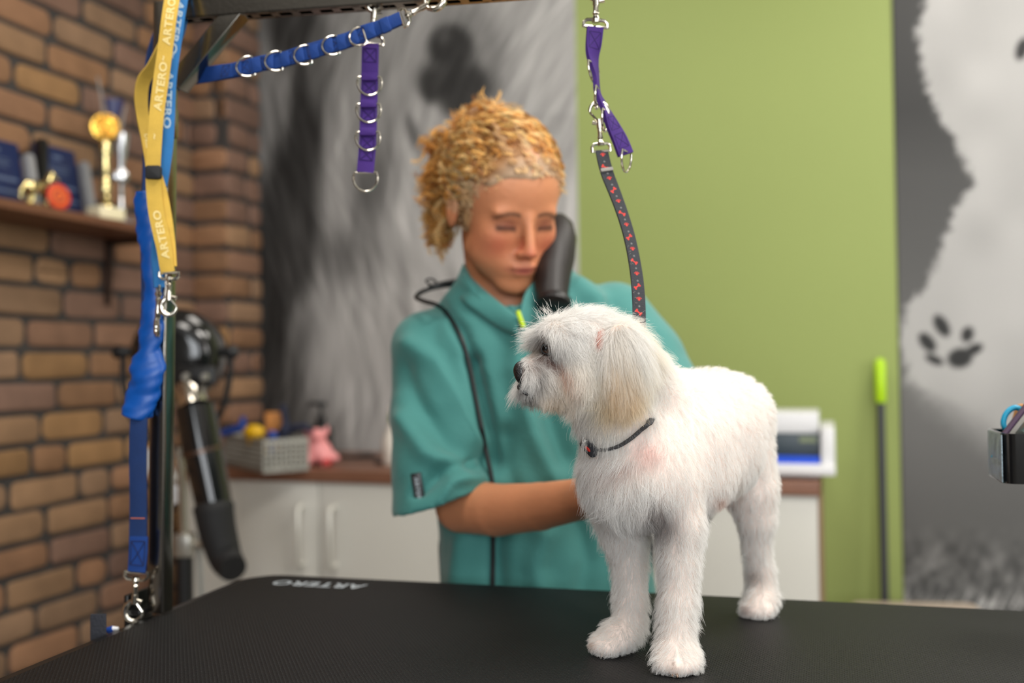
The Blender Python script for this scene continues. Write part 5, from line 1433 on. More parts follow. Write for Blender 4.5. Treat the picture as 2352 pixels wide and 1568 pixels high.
# waves over the cap
ii = r.choice(len(V), 800); 
for i in ii:
    p = V[i]; s_l, f_l, u_l = ql[i]
    d0 = knot - p; L = np.linalg.norm(d0)
    if L < .02: continue
    ln = min(L*.95, r.uniform(.04, .09)); tt = np.linspace(0, 1, K); a = nrm(d0 - Nc[i]*(Nc[i] @ d0)*.7)
    sd = np.cross(Nc[i], a); ph = r.uniform(0, 6.28); wv = r.uniform(.0030, .0052); fq = r.uniform(2.0, 3.2)*2*math.pi*ln/.06
    base_ = p + np.outer(tt*ln, a)
    # keep on the shell
    loc = (base_-HO) @ HAX.T - A(0, -.025, .040); rr_ = np.linalg.norm(loc/A(.0795, .094, .088), axis=1); lift = np.where(rr_ < 1.03, 1.03/np.maximum(rr_, .3), 1)
    loc = loc*lift[:, None]; base_ = HO + (loc + A(0, -.025, .040)) @ HAX
    wv *= 1 - .5*smooth01(f_l, .03, .07); off = np.outer(np.sin(tt*fq+ph)*wv, sd) + np.outer((.5+.5*np.cos(tt*fq+ph))*wv*1.3 + .001, Nc[i])
    lc = smooth01(f_l - (.068 - .95*max(0, .062-u_l)), -.018, .006)
    c0 = pal[r.integers(5)]*r.uniform(.5, 1.15); c0 = c0*(1-.55*lc) + np.array(lin((226, 202, 170))[:3])*.55*lc
    for _ in range(8): strands.append(base_ + off + sd*r.normal(0, .0026) + Nc[i]*r.normal(.0008, .0009) + r.normal(0, .0003, (K, 3))); cols.append(np.tile(c0*r.uniform(.85, 1.12), (K, 1)))
# springy curls of the top knot and the frizz at the back
def curl(p0, d, ln, rad, turns, c, droop=0.0):
    tt = np.linspace(0, 1, K*2)[:, None]; d = nrm(d); a = nrm(np.cross(d, A(.3, .4, .8))); b = np.cross(d, a)
    ph = r.uniform(0, 6.28); R_ = rad*(.35 + .65*np.sin(tt*math.pi*.9))
    pth = p0 + d*tt*ln - A(0, 0, 1)*droop*tt**2 + R_*(a*np.cos(tt*turns*6.283+ph) + b*np.sin(tt*turns*6.283+ph))
    for _ in range(7): strands2.append(pth + r.normal(0, .0013, 3)*(1 + tt) + r.normal(0, .0003, pth.shape)); cols2.append(c*r.uniform(.8, 1.15)*np.linspace(.75, 1.12, K*2)[:, None]*np.ones((1, 3)))
strands2 = []; cols2 = []
for i in range(230):
    th = r.uniform(0, 6.28); z = r.uniform(-.3, 1); d = hs*math.cos(th)*math.sqrt(1-z*z) + hf*math.sin(th)*math.sqrt(1-z*z) + hu*z
    p0 = knot + d*r.uniform(.008, .030) - hu*.010
    curl(p0, d + hs*-.35 + r.normal(0, .5, 3), r.uniform(.022, .050), r.uniform(.005, .011), r.uniform(.7, 1.8), pal[r.integers(5)]*r.uniform(.6, 1.2))
for i in range(300):                                 # back and left side of the head
    u = r.uniform(-.07, .09); sd = -.052 - .020*r.random() + .02*abs(u-.03)*3; p0 = HL(sd, -.055 - .03*r.random(), u)
    d = -hs*.8 - hf*.5 + hu*r.uniform(-.5, .5) + r.normal(0, .4, 3)
    curl(p0, d, r.uniform(.022, .052)*(1 if u > -.03 else .8), r.uniform(.005, .011), r.uniform(.8, 2.0), pal[r.integers(5)]*r.uniform(.55, 1.15), droop=.01)
for (x, y, x2, y2, n) in ((1010, 420, 1012, 552, 60), (1028, 440, 1030, 520, 40), (1000, 400, 978, 452, 60), (990, 380, 1000, 440, 40), (1020, 330, 990, 400, 80), (1272, 360, 1284, 440, 90), (1225, 330, 1270, 400, 120), (1180, 300, 1240, 340, 100), (1095, 262, 1082, 236, 14), (1120, 290, 1150, 250, 90)):
    for i in range(max(2, n//5)):
        p0 = wp(x + r.normal(0, 6), y + r.normal(0, 8), 1.50 + r.normal(0, .012)); p1 = wp(x2 + r.normal(0, 7), y2 + r.normal(0, 10), 1.50 + r.normal(0, .012))
        curl(p0, p1-p0, np.linalg.norm(p1-p0)*r.uniform(.6, 1.05), r.uniform(.004, .008), r.uniform(1, 2.4), pal[r.integers(5)]*r.uniform(.55, 1.15))
curves_object('hair_waves', np.array(strands), np.linspace(.00075, .0003, K), M_hair, hr, np.array(cols))
o = curves_object('hair_curls', np.array(strands2), np.linspace(.0006, .00025, K*2), M_hair, hr, np.array(cols2))
tag(o, kind='stuff')

# ---- hair dryer hanging at her neck, with its cord
M_dry = mat('dark_grey_dryer', (34, 29, 28), .5); M_dryr = mat('dark_red_panel', (74, 30, 28), .4)
Zh_ = 1.515
pt = wp(1284, 498, Zh_+.0); pb = wp(1272, 702, 1.425); d = nrm(pb-pt); L = np.linalg.norm(pb-pt)
dr_ = thing('hair_dryer', pt, 'black hair dryer tucked between the cheek and shoulder of the person', 'hair dryer')
ctr = [(.0, 0, .004), (.03, 0, .015), (.10, -.001, .0235), (.25, -.0005, .029), (.45, -.003, .0305), (.65, -.005, .028), (.85, -.004, .0245), (.93, -.003, .0235), (.97, -.003, .0235)]
q = MB(); q.tube([pt + d*L*a + CR*b for a, b, c in ctr], [c for a, b, c in ctr], 26); q.build('housing', M_dry, dr_)
q = MB(); q.tube([pt + d*L*.93, pt + d*L*.95, pt + d*L*1.0, pt + d*L*1.02], [.0235, .0255, .0255, .020], 26); q.build('nozzle_ring', M_black, dr_)
q = MB(); q.tube([pt + d*L*a - CF*b - CR*.008 for a, b in ((.3, .022), (.5, .0235), (.8, .0195), (.9, .0175))], [.004, .009, .009, .004], 12, flat=(.5, CF)); q.build('switch_panel', M_dryr, dr_)
gs = MB(); gs.tube(spline([wp(1275, 620, 1.49), wp(1262, 645, 1.54), wp(1190, 650, 1.60), wp(1110, 655, 1.60), wp(1068, 655, 1.56)], 16), np.linspace(.016, .011, 16), 14); gs.build('handle', M_black, dr_)
q = MB(); q.tube(spline([wp(1068, 655, 1.56), wp(1045, 650, 1.535), wp(1010, 655, 1.52), wp(985, 662, 1.52)], 12), np.linspace(.0085, .0045, 12), 10); q.build('strain_relief', M_black, dr_)
q = MB(); q.tube(spline([wp(990, 655, 1.515), wp(978, 645, 1.515), wp(990, 640, 1.515), wp(1003, 648, 1.515)], 16), .0016, 8); q.build('hanging_loop', M_black, dr_)
cord = [wp(990, 662, 1.52), wp(965, 672, 1.515), wp(956, 683, 1.50), wp(975, 692, 1.47)]
for x, y in ((1003, 700), (1025, 722), (1045, 752), (1060, 785), (1070, 820), (1078, 860), (1086, 900), (1094, 940), (1102, 985)): cord.append(onsurf(bvh_smock, x, y, .0035)[0])
c1 = onsurf(bvh_smock, 1112, 1030, .003)[0]; cord.append(c1)
for x, y in ((1132, 1120), (1131, 1180), (1131, 1240), (1131, 1290), (1130, 1335)): cord.append(onsurf(bvh_smock, x, y, .0035)[0])
e = cord[-1].copy(); e[2] = .80; cord.append(e); 
q = MB(); q.tube(spline(np.array(cord), 130), .0034, 8); q.build('cord', M_black, dr_)
# ================================================================== THE DOG
DZT = ZTB + .0006
dog = thing('dog', A(*onZ(1560, 1490, ZTB)[:2], ZTB), 'small white long-haired dog standing on the black table, head in profile', 'dog')
def c_(px, py, Z, r): return (P(px, py, Z), r*Z/FPX)
pts_ = np.array([P(x, y, z) for x in (1150, 1830) for y in (660, 1560) for z in (.86, 1.30)])
lo_, hi_ = pts_.min(0), pts_.max(0); lo_[2] = ZTB - .004; hi_[2] = P(1300, 670, .9)[2] + .03
fd = Field(lo_, hi_, .0025)
CAX = np.array([CR, CU, CF])
# trunk
fd.chain([c_(1448, 1085, .995, 112), c_(1545, 1015, 1.04, 122), c_(1625, 985, 1.10, 112), c_(1668, 968, 1.155, 104)], .012)
fd.chain([c_(1500, 1090, 1.0, 110), c_(1575, 1075, 1.05, 104), c_(1650, 1040, 1.11, 98)], .012)
fd.chain([c_(1550, 915, 1.035, 58), c_(1640, 930, 1.10, 68), c_(1690, 950, 1.16, 70)], .015)
# neck and head
fd.chain([c_(1462, 1030, 1.0, 96), c_(1425, 950, .988, 84), c_(1400, 880, .974, 72)], .014)
fd.chain([c_(1545, 935, 1.03, 58), c_(1470, 870, .99, 60), c_(1420, 810, .972, 62)], .014)
fd.ell(P(1352, 796, .966), A(.0345, .0335, .0340), CAX, .008)
fd.ell(P(1290, 786, .960), A(.0240, .0225, .0270), CAX, .010)
fd.ell(P(1325, 858, .958), A(.0270, .0260, .0290), CAX, .010)
fd.chain([c_(1272, 856, .956, 42), c_(1218, 862, .948, 30)], .008)
fd.chain([c_(1300, 888, .956, 42), c_(1222, 902, .951, 20)], .006)
fd.cap(P(1276, 812, .953), P(1215, 842, .947), .011, .008, .006)
# fore legs
fd.chain([c_(1425, 1140, 1.025, 70), c_(1432, 1215, 1.03, 48), c_(1447, 1300, 1.035, 35), c_(1450, 1385, 1.035, 32), c_(1448, 1440, 1.033, 33)], .005)
fd.chain([c_(1538, 1120, .992, 78), c_(1562, 1205, .985, 52), c_(1560, 1290, .980, 41), c_(1556, 1380, .975, 38), c_(1554, 1440, .970, 38)], .005)
def paw_at(px, py, Z, r, fwd, ln, toe=.0085):
    """a foot on the mat: ball of the foot and four toes pointing along fwd"""
    c = P(px, py, Z); c[2] = ZTB + r*.92; fwd = A(fwd[0], fwd[1], 0); fwd = nrm(fwd); sd = A(-fwd[1], fwd[0], 0)
    fd.ell(c, A(r*1.1, r*1.05, r*.98), np.array([fwd, sd, A(0, 0, 1)]), .008)
    for k, e in ((-1.5, .72), (-.5, 1.0), (.5, 1.0), (1.5, .72)):
        a = c + sd*k*r*.42; b = c + fwd*ln*e + sd*k*r*.48; b[2] = ZTB + toe*1.02; a[2] = ZTB + r*.85
        fd.cap(a, b, r*.55, toe, .003)
camf = lambda x, z: (CR*x + CF*z)
paw_at(1553, 1480, .962, .0185, camf(-.05, -1), .020)
paw_at(1422, 1462, 1.022, .0175, camf(-.95, -.35), .024)
# hind legs
fd.chain([c_(1690, 1040, 1.155, 86), c_(1722, 1120, 1.155, 60), c_(1738, 1190, 1.158, 40), c_(1738, 1255, 1.166, 28), c_(1746, 1315, 1.172, 27), c_(1752, 1372, 1.168, 29)], .005)
fd.chain([c_(1615, 1060, 1.20, 80), c_(1590, 1150, 1.20, 50), c_(1572, 1240, 1.21, 30), c_(1566, 1300, 1.215, 26), c_(1560, 1350, 1.21, 26)], .005)
paw_at(1748, 1396, 1.160, .0165, camf(-.62, -.78), .019)
paw_at(1558, 1372, 1.205, .016, camf(-.5, -.86), .018)
fd.chain([c_(1690, 905, 1.22, 24), c_(1700, 960, 1.265, 20), c_(1700, 1010, 1.275, 12)], .006)   # tail, behind the rump
V, Q = fd.mesh(); V = relax(V, Q, 9, .5); V[:, 2] = np.maximum(V[:, 2], DZT)
Nd = vnormals(V, Q)
px, py, pz = project(V)

# ---- coat colour by region (skin tint below, hair colour above)
def region_mix(px, py, base, items, nz=0.0):
    c = np.tile(np.array(lin(base)[:3]), (len(px), 1))
    for x, y, rx, ry, rot, rgb, a in items:
        ca, sa = math.cos(math.radians(rot)), math.sin(math.radians(rot))
        u = ((px-x)*ca + (py-y)*sa)/rx; v = (-(px-x)*sa + (py-y)*ca)/ry
        w = (a*np.exp(-(u*u+v*v)))[:, None]; c = c*(1-w) + np.array(lin(rgb)[:3])*w
    return c
SKIN = [(1262, 812, 26, 20, 30, (110, 60, 48), .85), (1256, 790, 22, 22, 0, (70, 44, 38), .8), (1222, 905, 26, 16, 45, (40, 28, 28), .95), (1205, 880, 12, 20, 0, (30, 22, 24), .9), (1208, 852, 14, 26, 0, (40, 30, 30), .95), (1378, 782, 16, 28, 0, (190, 120, 104), .9),
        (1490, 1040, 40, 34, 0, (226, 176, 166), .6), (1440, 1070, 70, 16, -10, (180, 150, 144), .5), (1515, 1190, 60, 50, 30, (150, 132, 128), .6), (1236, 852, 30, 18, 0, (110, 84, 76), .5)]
skin_c = region_mix(px, py, (244, 226, 216), SKIN)
M_dskin = mat('dog_skin', (240, 222, 212), .7, attr='col')
db = link_mesh('body', V, Q, M_dskin, dog, 180, skin_c)
bvh_dog = BVHTree.FromPolygons([Vector(v) for v in V], [tuple(int(i) for i in q) for q in Q])

# ---- combing guides: (px, py, dx, dy, length mm, lift 0..1); image directions, dy down
G = np.array([
 # crown and forehead
 (1195, 775, -1.0, .10, 20, .35), (1225, 745, -.8, -.5, 18, .45), (1255, 722, -.35, -.9, 14, .55), (1300, 705, .1, -.5, 14, .5), (1345, 705, .7, -.4, 14, .45), (1400, 730, .9, .0, 15, .45), (1410, 742, .9, -.3, 18, .5),
 (1235, 775, -.6, .5, 22, .25), (1256, 768, .5, .8, 9, .25), (1272, 758, .40, 1.0, 17, .22), (1290, 765, .35, 1.0, 24, .15), (1310, 760, .55, .9, 20, .12), (1240, 765, -.5, .5, 12, .35), (1345, 755, .65, .8, 14, .12), (1362, 762, .5, .9, 7, .12), (1365, 785, .2, 1.0, 7, .12), (1330, 730, .6, .6, 16, .2),
 # round the eye
 (1245, 800, -.5, .5, 5, .2), (1262, 822, .8, .7, 7, .12), (1280, 812, .6, .9, 12, .12), (1288, 790, .30, 1.0, 24, .15), (1250, 822, .3, .9, 8, .15), (1232, 800, -.4, .4, 9, .25),
 # muzzle, moustache, chin
 (1215, 835, -.2, .6, 6, .2), (1235, 838, .75, .35, 14, .30), (1222, 850, .15, 1.0, 18, .30), (1215, 872, -.05, 1.0, 15, .28), (1250, 852, .55, .9, 20, .28), (1245, 880, .2, 1.0, 20, .22), (1275, 860, .55, .9, 20, .15), (1205, 875, -.35, 1.0, 14, .35), (1200, 892, -.7, .9, 15, .5), (1228, 890, .1, 1.0, 14, .25), (1210, 905, -.2, 1.0, 12, .35), (1240, 915, .25, 1.0, 13, .3), (1275, 915, .3, 1.0, 16, .3),
 # cheek
 (1300, 830, .45, 1.0, 24, .12), (1325, 860, .2, 1.0, 26, .12), (1345, 820, .35, 1.0, 24, .12), (1310, 900, .1, 1.0, 22, .22), (1350, 900, -.15, 1.0, 26, .2), (1300, 930, -.1, 1.0, 14, .3), (1375, 790, .1, 1.0, 10, .1),
 # ear side and behind it
 (1405, 780, .3, 1.0, 28, .12), (1440, 780, .6, .9, 22, .2), (1430, 850, .15, 1.0, 30, .12), (1470, 830, .3, 1.0, 22, .18), (1400, 900, -.1, 1.0, 28, .18), (1500, 850, .5, .8, 16, .25),
 # neck
 (1310, 980, -.2, 1.0, 20, .3), (1340, 960, -.3, 1.0, 22, .25), (1380, 960, -.35, .9, 22, .2), (1430, 950, -.2, 1.0, 18, .2), (1480, 920, .1, 1.0, 14, .2), (1520, 900, .5, .9, 11, .25), (1400, 1010, -.3, 1.0, 18, .22), (1330, 1020, -.15, 1.0, 18, .32), (1460, 980, .0, 1.0, 10, .2),
 # chest
 (1340, 1080, -.15, 1.0, 20, .28), (1390, 1080, -.25, 1.0, 22, .2), (1440, 1070, -.35, .9, 18, .25), (1420, 1140, -.15, 1.0, 26, .22), (1370, 1150, -.1, 1.0, 20, .28), (1480, 1110, .05, 1.0, 22, .22), (1470, 1180, .15, 1.0, 18, .3), (1510, 1200, .35, 1.0, 15, .3), (1500, 1040, -.3, .8, 12, .2),
 # shoulder, side, back
 (1560, 1080, .25, 1.0, 15, .15), (1560, 980, .35, .9, 11, .2), (1620, 1000, .4, .9, 11, .18), (1560, 870, .6, .0, 10, .55), (1620, 850, .8, -.1, 9, .6), (1690, 870, .8, .3, 9, .55), (1740, 920, .6, .8, 9, .5), (1770, 1000, .2, 1.0, 9, .45), (1640, 1120, .3, 1.0, 13, .2), (1650, 1170, .1, 1.0, 10, .35), (1700, 1000, .3, 1.0, 11, .2),
 # hind leg
 (1720, 1100, .1, 1.0, 12, .22), (1780, 1120, .2, 1.0, 10, .4), (1690, 1180, -.1, 1.0, 11, .35), (1735, 1220, .0, 1.0, 11, .3), (1740, 1300, .0, 1.0, 12, .38), (1715, 1340, -.3, 1.0, 12, .45), (1780, 1350, .2, 1.0, 12, .42), (1750, 1385, .0, 1.0, 10, .35), (1710, 1400, -.7, .6, 8, .4), (1790, 1400, .5, .8, 8, .4),
 # near fore leg
 (1560, 1200, .1, 1.0, 15, .28), (1610, 1230, .3, 1.0, 13, .35), (1510, 1240, -.1, 1.0, 14, .35), (1560, 1290, .0, 1.0, 14, .30), (1600, 1330, .25, 1.0, 13, .38), (1510, 1340, -.15, 1.0, 11, .28), (1555, 1400, .0, 1.0, 14, .32), (1600, 1430, .3, 1.0, 13, .4), (1505, 1430, -.3, 1.0, 13, .4), (1555, 1470, .0, 1.0, 12, .3), (1525, 1500, -.3, 1.0, 10, .35), (1590, 1500, .35, 1.0, 10, .35), (1553, 1535, 0, 1.0, 5, .3),
 # far fore leg
 (1350, 1190, -.2, 1.0, 14, .35), (1400, 1240, -.1, 1.0, 14, .3), (1445, 1300, .0, 1.0, 13, .3), (1410, 1330, -.25, 1.0, 13, .38), (1485, 1330, .1, 1.0, 10, .28), (1450, 1400, .0, 1.0, 13, .32), (1420, 1430, -.4, 1.0, 11, .35), (1480, 1430, .3, 1.0, 11, .4), (1385, 1470, -.7, .7, 9, .35), (1430, 1480, -.1, 1.0, 8, .3), (1355, 1480, -.6, 1.0, 5, .3),
], float)
def comb(x, y):
    d2 = (x[:, None]-G[None, :, 0])**2 + (y[:, None]-G[None, :, 1])**2
    w = 1/(d2 + 14**2)**2; w /= w.sum(1, keepdims=True)
    return w @ G[:, 2:]
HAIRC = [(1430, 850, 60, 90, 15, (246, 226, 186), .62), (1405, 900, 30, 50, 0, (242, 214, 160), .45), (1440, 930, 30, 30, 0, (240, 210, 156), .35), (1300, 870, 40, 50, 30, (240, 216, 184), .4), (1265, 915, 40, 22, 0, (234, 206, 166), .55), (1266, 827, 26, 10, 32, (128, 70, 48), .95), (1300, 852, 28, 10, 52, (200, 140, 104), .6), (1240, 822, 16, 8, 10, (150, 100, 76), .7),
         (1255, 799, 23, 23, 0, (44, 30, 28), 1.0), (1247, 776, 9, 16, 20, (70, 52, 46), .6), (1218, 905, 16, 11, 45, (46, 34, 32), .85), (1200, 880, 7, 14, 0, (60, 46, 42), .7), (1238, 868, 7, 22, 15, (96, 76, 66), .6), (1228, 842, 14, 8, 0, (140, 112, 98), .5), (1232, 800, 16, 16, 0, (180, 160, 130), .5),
         (1490, 1040, 34, 26, 0, (236, 200, 190), .5), (1430, 1078, 60, 10, -12, (180, 148, 138), .6), (1522, 1198, 42, 32, 40, (136, 120, 116), .72), (1498, 1166, 16, 26, 0, (120, 104, 100), .5), (1549, 1522, 4, 20, 4, (130, 104, 90), .7), (1700, 1130, 10, 30, 0, (200, 186, 170), .4), (1660, 1150, 18, 12, -30, (220, 160, 130), .5), (1736, 1318, 22, 16, 20, (160, 146, 136), .6), (1720, 1400, 12, 10, 0, (150, 110, 100), .5), (1360, 1480, 12, 8, 0, (200, 160, 130), .4), (1550, 1530, 10, 14, 0, (196, 164, 140), .4)]  # includes the near paw's toe cleft, its shade painted into the hair colour
def grow(name, n, V, Q, N, seed, lenmul=1.0, clump=.62, per=26, K=7, weight=None, rad=.00011, guide=None, jitter=.22, mask=None, hc=HAIRC):
    r = np.random.default_rng(seed)
    a, b, c, d = (V[Q[:, i]] for i in range(4))
    ar = .5*np.linalg.norm(np.cross(c-a, d-b), axis=1); cen = (a+b+c+d)/4
    cx, cy, cz = project(cen)
    w = ar*(weight(cx, cy, cen) if weight else 1.0); w /= w.sum()
    qi = r.choice(len(Q), n, p=w); s, t = r.random((2, n, 1))
    R = (a[qi]*(1-s) + b[qi]*s)*(1-t) + (d[qi]*(1-s) + c[qi]*s)*t
    Nn = N[Q[qi]].mean(1); Nn /= np.linalg.norm(Nn, axis=1, keepdims=True)
    x, y, z = project(R)
    if mask is not None:
        k = mask(x, y, R); R, Nn, x, y = R[k], Nn[k], x[k], y[k]; n = len(R)
    g = comb(x, y) if guide is None else guide(x, y)
    D = CR*g[:, :1] - CU*g[:, 1:2]; D += r.normal(0, jitter, (n, 3)); D /= np.linalg.norm(D, axis=1, keepdims=True)
    T = D - Nn*(D*Nn).sum(1, keepdims=True); T /= np.linalg.norm(T, axis=1, keepdims=True) + 1e-9
    lift = np.clip(g[:, 3:4]*r.uniform(.7, 1.35, (n, 1)), .03, .95)
    d0 = T*(1-lift) + Nn*(lift + .25); d0 /= np.linalg.norm(d0, axis=1, keepdims=True)
    d1 = T*(1-lift) + Nn*lift*.75 + A(0, 0, -.25); d1 /= np.linalg.norm(d1, axis=1, keepdims=True)
    ln = g[:, 2:3]*.001*lenmul*r.uniform(.55, 1.15, (n, 1))
    tt = np.linspace(0, 1, K)
    S = np.zeros((n, K, 3)); S[:, 0] = R
    wob = r.normal(0, .16, (n, 3))
    for k in range(1, K):
        m = (tt[k]+tt[k-1])/2; dd = d0*(1-m) + d1*m + wob*math.sin(m*4); dd /= np.linalg.norm(dd, axis=1, keepdims=True)
        S[:, k] = S[:, k-1] + dd*ln/(K-1)
    # gather into locks
    nc = max(8, n//per); pi = r.choice(n, nc, replace=False); kd = KDTree(nc)
    for i, j in enumerate(pi): kd.insert(Vector(S[j, 0]), i)
    kd.balance(); own = np.array([pi[kd.find(Vector(p))[1]] for p in S[:, 0]])
    cw = (clump*tt**1.3)[None, :, None]*r.uniform(.4, 1.0, (n, 1, 1))
    rel = S - S[:, :1]; same = (Nn*Nn[own]).sum(1)[:, None, None] > .3
    lnr = ln[:, None]/np.maximum(ln[own][:, None], 1e-6)
    target = S[own, 0][:, None] + (S[own] - S[own, :1])*np.minimum(lnr, 1.3)
    S = np.where(same, S*(1-cw) + target*cw, S)
    S[..., 2] = np.maximum(S[..., 2], ZTB + .0008 + .0008*r.random((n, 1)))
    ex, ey, ez = project(S.reshape(-1, 3)); ed = np.hypot((ex-1256)/10.5, (ey-804)/10).reshape(n, K)
    keep = ~(((ed < 1) & (ez.reshape(n, K) < .95)).any(1) & (r.random(n) > .10)); S = S[keep]; x, y = x[keep], y[keep]; n = len(S)
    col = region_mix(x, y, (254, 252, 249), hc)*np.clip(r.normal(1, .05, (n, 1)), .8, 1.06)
    tip = np.linspace(.86, 1.0, K)[None, :, None]  # roots tinted darker: shade for depth painted into the strand colour
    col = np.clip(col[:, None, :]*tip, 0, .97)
    rr = rad*np.linspace(1, .25, K)[None, :]*r.uniform(.7, 1.2, (n, 1))
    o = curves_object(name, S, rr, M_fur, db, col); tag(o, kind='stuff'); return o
M_fur = hair_mat('white_fur', .6, .40, .15)
def w_all(x, y, p):
    head = smooth01(-y, -960, -900)*smooth01(-x, -1540, -1480); legs = smooth01(y, 1180, 1230)
    return 1 + 2.0*head + .5*legs
def not_eye(x, y, R): 
    eye = np.hypot((x-1256)/11, (y-803)/12) < 1; nose = (x < 1206) & (y < 880) & (y > 834) & (((R-CAM) @ CF) < .955); hole = np.hypot((x-1379)/13, (y-782)/30) < 1
    z = (R-CAM) @ CF
    return ~((eye | hole) & (z < .965)) & ~nose
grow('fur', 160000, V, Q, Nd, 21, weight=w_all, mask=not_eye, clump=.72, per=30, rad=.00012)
# longer loose outer hairs on head, throat, chest and legs
def w_long(x, y, p):
    head = smooth01(-y, -1000, -900)*smooth01(-x, -1540, -1480); chest = np.exp(-(((x-1430)/90)**2 + ((y-1120)/110)**2)); return .04 + 2*head + 1.0*chest + .25*smooth01(y, 1180, 1230)
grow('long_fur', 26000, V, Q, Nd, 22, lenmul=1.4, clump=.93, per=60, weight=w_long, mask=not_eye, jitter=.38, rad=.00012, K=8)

# whiskers of the far lip, seen beyond the nose
r_ = np.random.default_rng(31); W_ = []
for i in range(420):
    k = r_.random(); p = P(1206 - 8*k + r_.normal(0, 3), 868 + 30*k + r_.normal(0, 4), .958 + r_.normal(0, .004)); l = r_.uniform(.006, .017)
    d0 = nrm(-CR*r_.uniform(.6, 1.1) - CU*r_.uniform(-.1, .5) + CF*r_.normal(.1, .2)); tt = np.linspace(0, 1, 8)[:, None]
    W_.append(p + d0*tt*l - CU*(tt**2)*l*r_.uniform(.5, 1.0))
def tuft(x, y, z, dx, dy, n, ln, sp, spread=.35, droop=.3):
    for i in range(n):
        p = P(x + r_.normal(0, sp), y + r_.normal(0, sp), z + r_.normal(0, .003)); l = ln*r_.uniform(.6, 1.1)
        d0 = nrm(CR*(dx + r_.normal(0, spread)) - CU*(dy + r_.normal(0, spread)) + CF*r_.normal(0, .3)); tt = np.linspace(0, 1, 8)[:, None]
        W_.append(p + d0*tt*l - CU*(tt**2)*l*droop*r_.uniform(.3, 1))
tuft(1232, 770, .962, -1.0, .05, 420, .016, 9, .22, .15); tuft(1226, 786, .966, -1.0, .35, 260, .015, 7, .22, .2)   # far brow
tuft(1256, 728, .955, -.5, -1.0, 90, .011, 12, .25, .2); tuft(1325, 712, .955, -.2, -1.0, 40, .010, 5, .25, 0); tuft(1392, 742, .955, .8, -.5, 130, .012, 8, .25, .1)
tuft(1268, 768, .928, .15, 1.0, 70, .019, 6, .18, .2); tuft(1420, 760, .94, .6, -.5, 40, .016, 14, .4, .2)
for (x, y, dx, dy, n, l, sp) in ((1392, 1002, .05, 1, 150, .017, 8), (1410, 1004, .1, 1, 160, .015, 8), (1350, 1006, -.3, 1, 60, .012, 6), (1445, 985, .2, 1, 40, .010, 8), (1465, 965, .3, 1, 40, .009, 7), (1425, 1000, .3, 1, 30, .010, 6)):
    for i in range(n):
        p, nn_ = onsurf(bvh_dog, x + r_.normal(0, sp), y + r_.normal(0, sp*.7), .0005, .95); ll = l*r_.uniform(.6, 1.15)
        d0 = nrm(CR*(dx + r_.normal(0, .22)) - CU*(dy*.8 + r_.normal(0, .2)) + nn_*r_.uniform(.75, 1.1)); tt = np.linspace(0, 1, 8)[:, None]
        W_.append(p + d0*tt*ll - CU*(tt**2)*ll*.6 - nn_*(tt**2)*ll*.25)
W_ = np.array(W_); tag(curves_object('whiskers', W_, np.linspace(.00011, .00003, 8), M_fur, db, np.full((len(W_), 8, 3), .92)*A(1, .98, .95)), kind='stuff')
# ---- ear flap with its drape of cream hair
fe = Field(P(1430, 840, .93)-.07, P(1430, 840, .93)+.07, .002)
fe.ell(P(1432, 815, .9395), A(.0195, .030, .0055), np.array([nrm(CR*.96 + CU*.15 + CF*.25), nrm(CU*.98 - CR*.15), nrm(CF*.96 - CR*.25)]), 0)
Ve, Qe = fe.mesh(); Ne = vnormals(Ve, Qe)
ear = link_mesh('ear', Ve, Qe, M_dskin, dog, 180, np.tile(np.array(lin((240, 214, 196))[:3]), (len(Ve), 1)))
EG = np.array([(1398, 760, .02, 1, 40, .10), (1430, 760, .25, 1, 40, .12), (1460, 790, .35, 1, 42, .12), (1402, 820, .0, 1, 44, .08), (1430, 840, .1, 1, 46, .08), (1465, 850, .3, 1, 38, .1)])
def ear_guide(x, y):
    d2 = (x[:, None]-EG[None, :, 0])**2 + (y[:, None]-EG[None, :, 1])**2; w = 1/(d2+14**2)**2; w /= w.sum(1, keepdims=True); return w @ EG[:, 2:]
_db = db; db = ear
EC = [(1430, 900, 60, 80, 0, (244, 216, 168), .6), (1405, 850, 14, 60, 5, (236, 200, 140), .5), (1445, 860, 10, 70, -10, (240, 206, 150), .4)]
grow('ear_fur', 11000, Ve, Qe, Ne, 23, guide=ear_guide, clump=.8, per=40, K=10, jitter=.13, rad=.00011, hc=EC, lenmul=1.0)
db = _db
# pink of the ear opening
h, n = onsurf(bvh_dog, 1378, 782, .0008, .93)
axn = np.array([nrm(CR - n*(CR @ n)), nrm(np.cross(n, CR)), n]); 
MB().ball(h, A(.0038, .0095, .0016), 14, axn).build('ear_opening', mat('pink_ear_skin', (176, 112, 96), .6), dog)
# ---- eye
h, n = onsurf(bvh_dog, 1257, 801, 0, .93); ec = h + CF*.0030
M_deye = mat('dark_brown_dog_eye', (52, 26, 14), .12); M_pup = mat('black_pupil', (4, 3, 3), .08); M_lid = mat('black_eyelid', (14, 10, 10), .6)
e = MB().ball(ec, .0078, 24).build('eye', M_deye, dog)
dd = nrm(-CF*.9 - CR*.30 + CU*.12); MB().ball(ec + dd*.0045, A(.0040, .0040, .0040), 16).build('pupil', M_pup, e)
ang = np.linspace(0, 2*math.pi, 30, endpoint=False); fx = nrm(np.cross(A(0, 0, 1), -CF)); 
MB().tube([ec - CF*.0054 + CR*.0056*math.cos(a) + CU*.0046*math.sin(a) for a in ang], .0012, 8, closed=True).build('eyelid', M_lid, e)
# far eye (only its brow shows from here)
h2 = P(1252, 800, .980); MB().ball(h2, .0076, 18).build('eye', M_deye, dog)
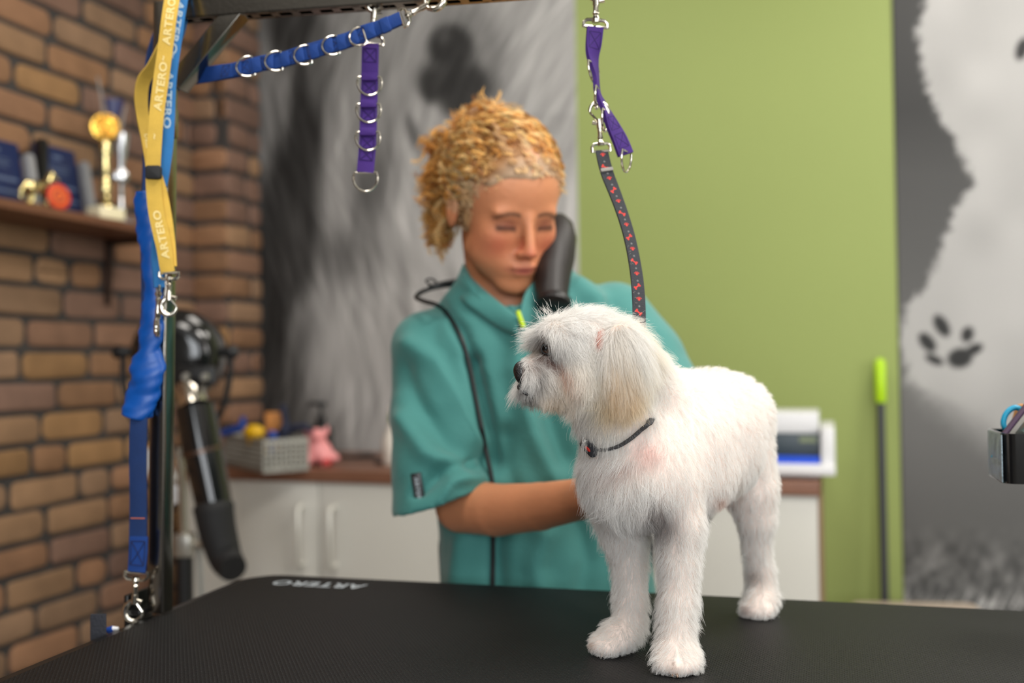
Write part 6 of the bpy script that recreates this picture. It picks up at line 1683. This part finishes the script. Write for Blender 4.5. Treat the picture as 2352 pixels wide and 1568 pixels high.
# ---- nose
M_nose = mat('black_wet_nose', (20, 17, 19), .32, bump=(600, .7), coat=.3)
fn = Field(P(1200, 860, .945)-.03, P(1200, 860, .945)+.03, .0010)
fn.ell(P(1200, 849, .947), A(.0086, .0088, .0068), CAX, .0)
fn.ell(P(1194, 858, .945), A(.0046, .0080, .0058), CAX, .004)
fn.cap(P(1193, 864, .945), P(1197, 882, .946), .0030, .0016, .003)
fn.ell(P(1192, 854, .9370), A(.0026, .0032, .0024), CAX, .001, sub=True); fn.cap(P(1195, 857, .937), P(1206, 855, .9375), .0012, .0008, .001, sub=True)
Vn, Qn = fn.mesh(); link_mesh('nose', relax(Vn, Qn, 2), Qn, M_nose, dog, 180)
# dark lips
lp = [(1196, 882), (1192, 889), (1198, 897), (1206, 903), (1214, 907)]
q = MB(); q.tube(spline(np.array([P(x, y, (.9415, .9405, .9390, .9375, .937)[i]) for i, (x, y) in enumerate(lp)]), 20), np.interp(np.linspace(0, 1, 20), [0, .5, 1], [.0016, .0021, .0010]), 10); q.build('lips', M_nose, dog)
# claws
M_claw = mat('horn_claw', (170, 140, 116), .4)
for (x, y, dx) in ((1544, 1541, -.1), (1554, 1543, .1), (1361, 1488, -.8), (1384, 1498, -.4)):
    p0 = onZ(x, y, ZTB+.005); p1 = p0 + nrm(camf(dx, -1))*.004; p1[2] = ZTB + .0015; p0 = p0 - nrm(camf(dx, -1))*.004
    MB().tube([p0, (p0+p1)/2 + A(0, 0, .0008), p1], [.0020, .0016, .0006], 8).build('claw', M_claw, dog)

# ---- the leash's loop round the neck, half sunk in the coat
lt = [o for o in scene.objects if o.name.startswith('leash') and o.type == 'EMPTY'][0]
loop = []
for (x, y) in ((1352, 1020), (1372, 1030), (1400, 1031), (1425, 1021), (1448, 1003), (1468, 984), (1486, 966)): 
    p, n = onsurf(bvh_dog, x, y, .0055, .95); loop.append(p)
back = [P(1500, 930, 1.045), P(1480, 905, 1.06), P(1420, 930, 1.065), P(1365, 985, 1.045), P(1342, 1012, 1.0)]
cl = np.array(loop + back); cl2 = np.vstack([cl, cl[:1]]); cs = spline(cl2, 100)[:-1]
q = MB(); q.tube(cs, .0036, 10, closed=True, flat=(.55, CU)); q.build('neck_loop', mat('speckled_webbing', (74, 74, 76), .85, bump=(700, 1.0), var=(900, .95)), lt)
p, n = onsurf(bvh_dog, 1369, 1027, .0085, .95)
bx = nrm(CR*.95 - CU*.3); bx = nrm(bx - n*(bx @ n)); by = np.cross(n, bx)
bk = MB().box(p, (.020, .0105, .006), (bx, by, n), .0028).build('slider', M_leash, lt)
MB().ball(p + n*.0031 + bx*.001, A(.0045, .0018, .0008), 10, np.array([bx, by, n])).build('red_motif', M_redp, bk)
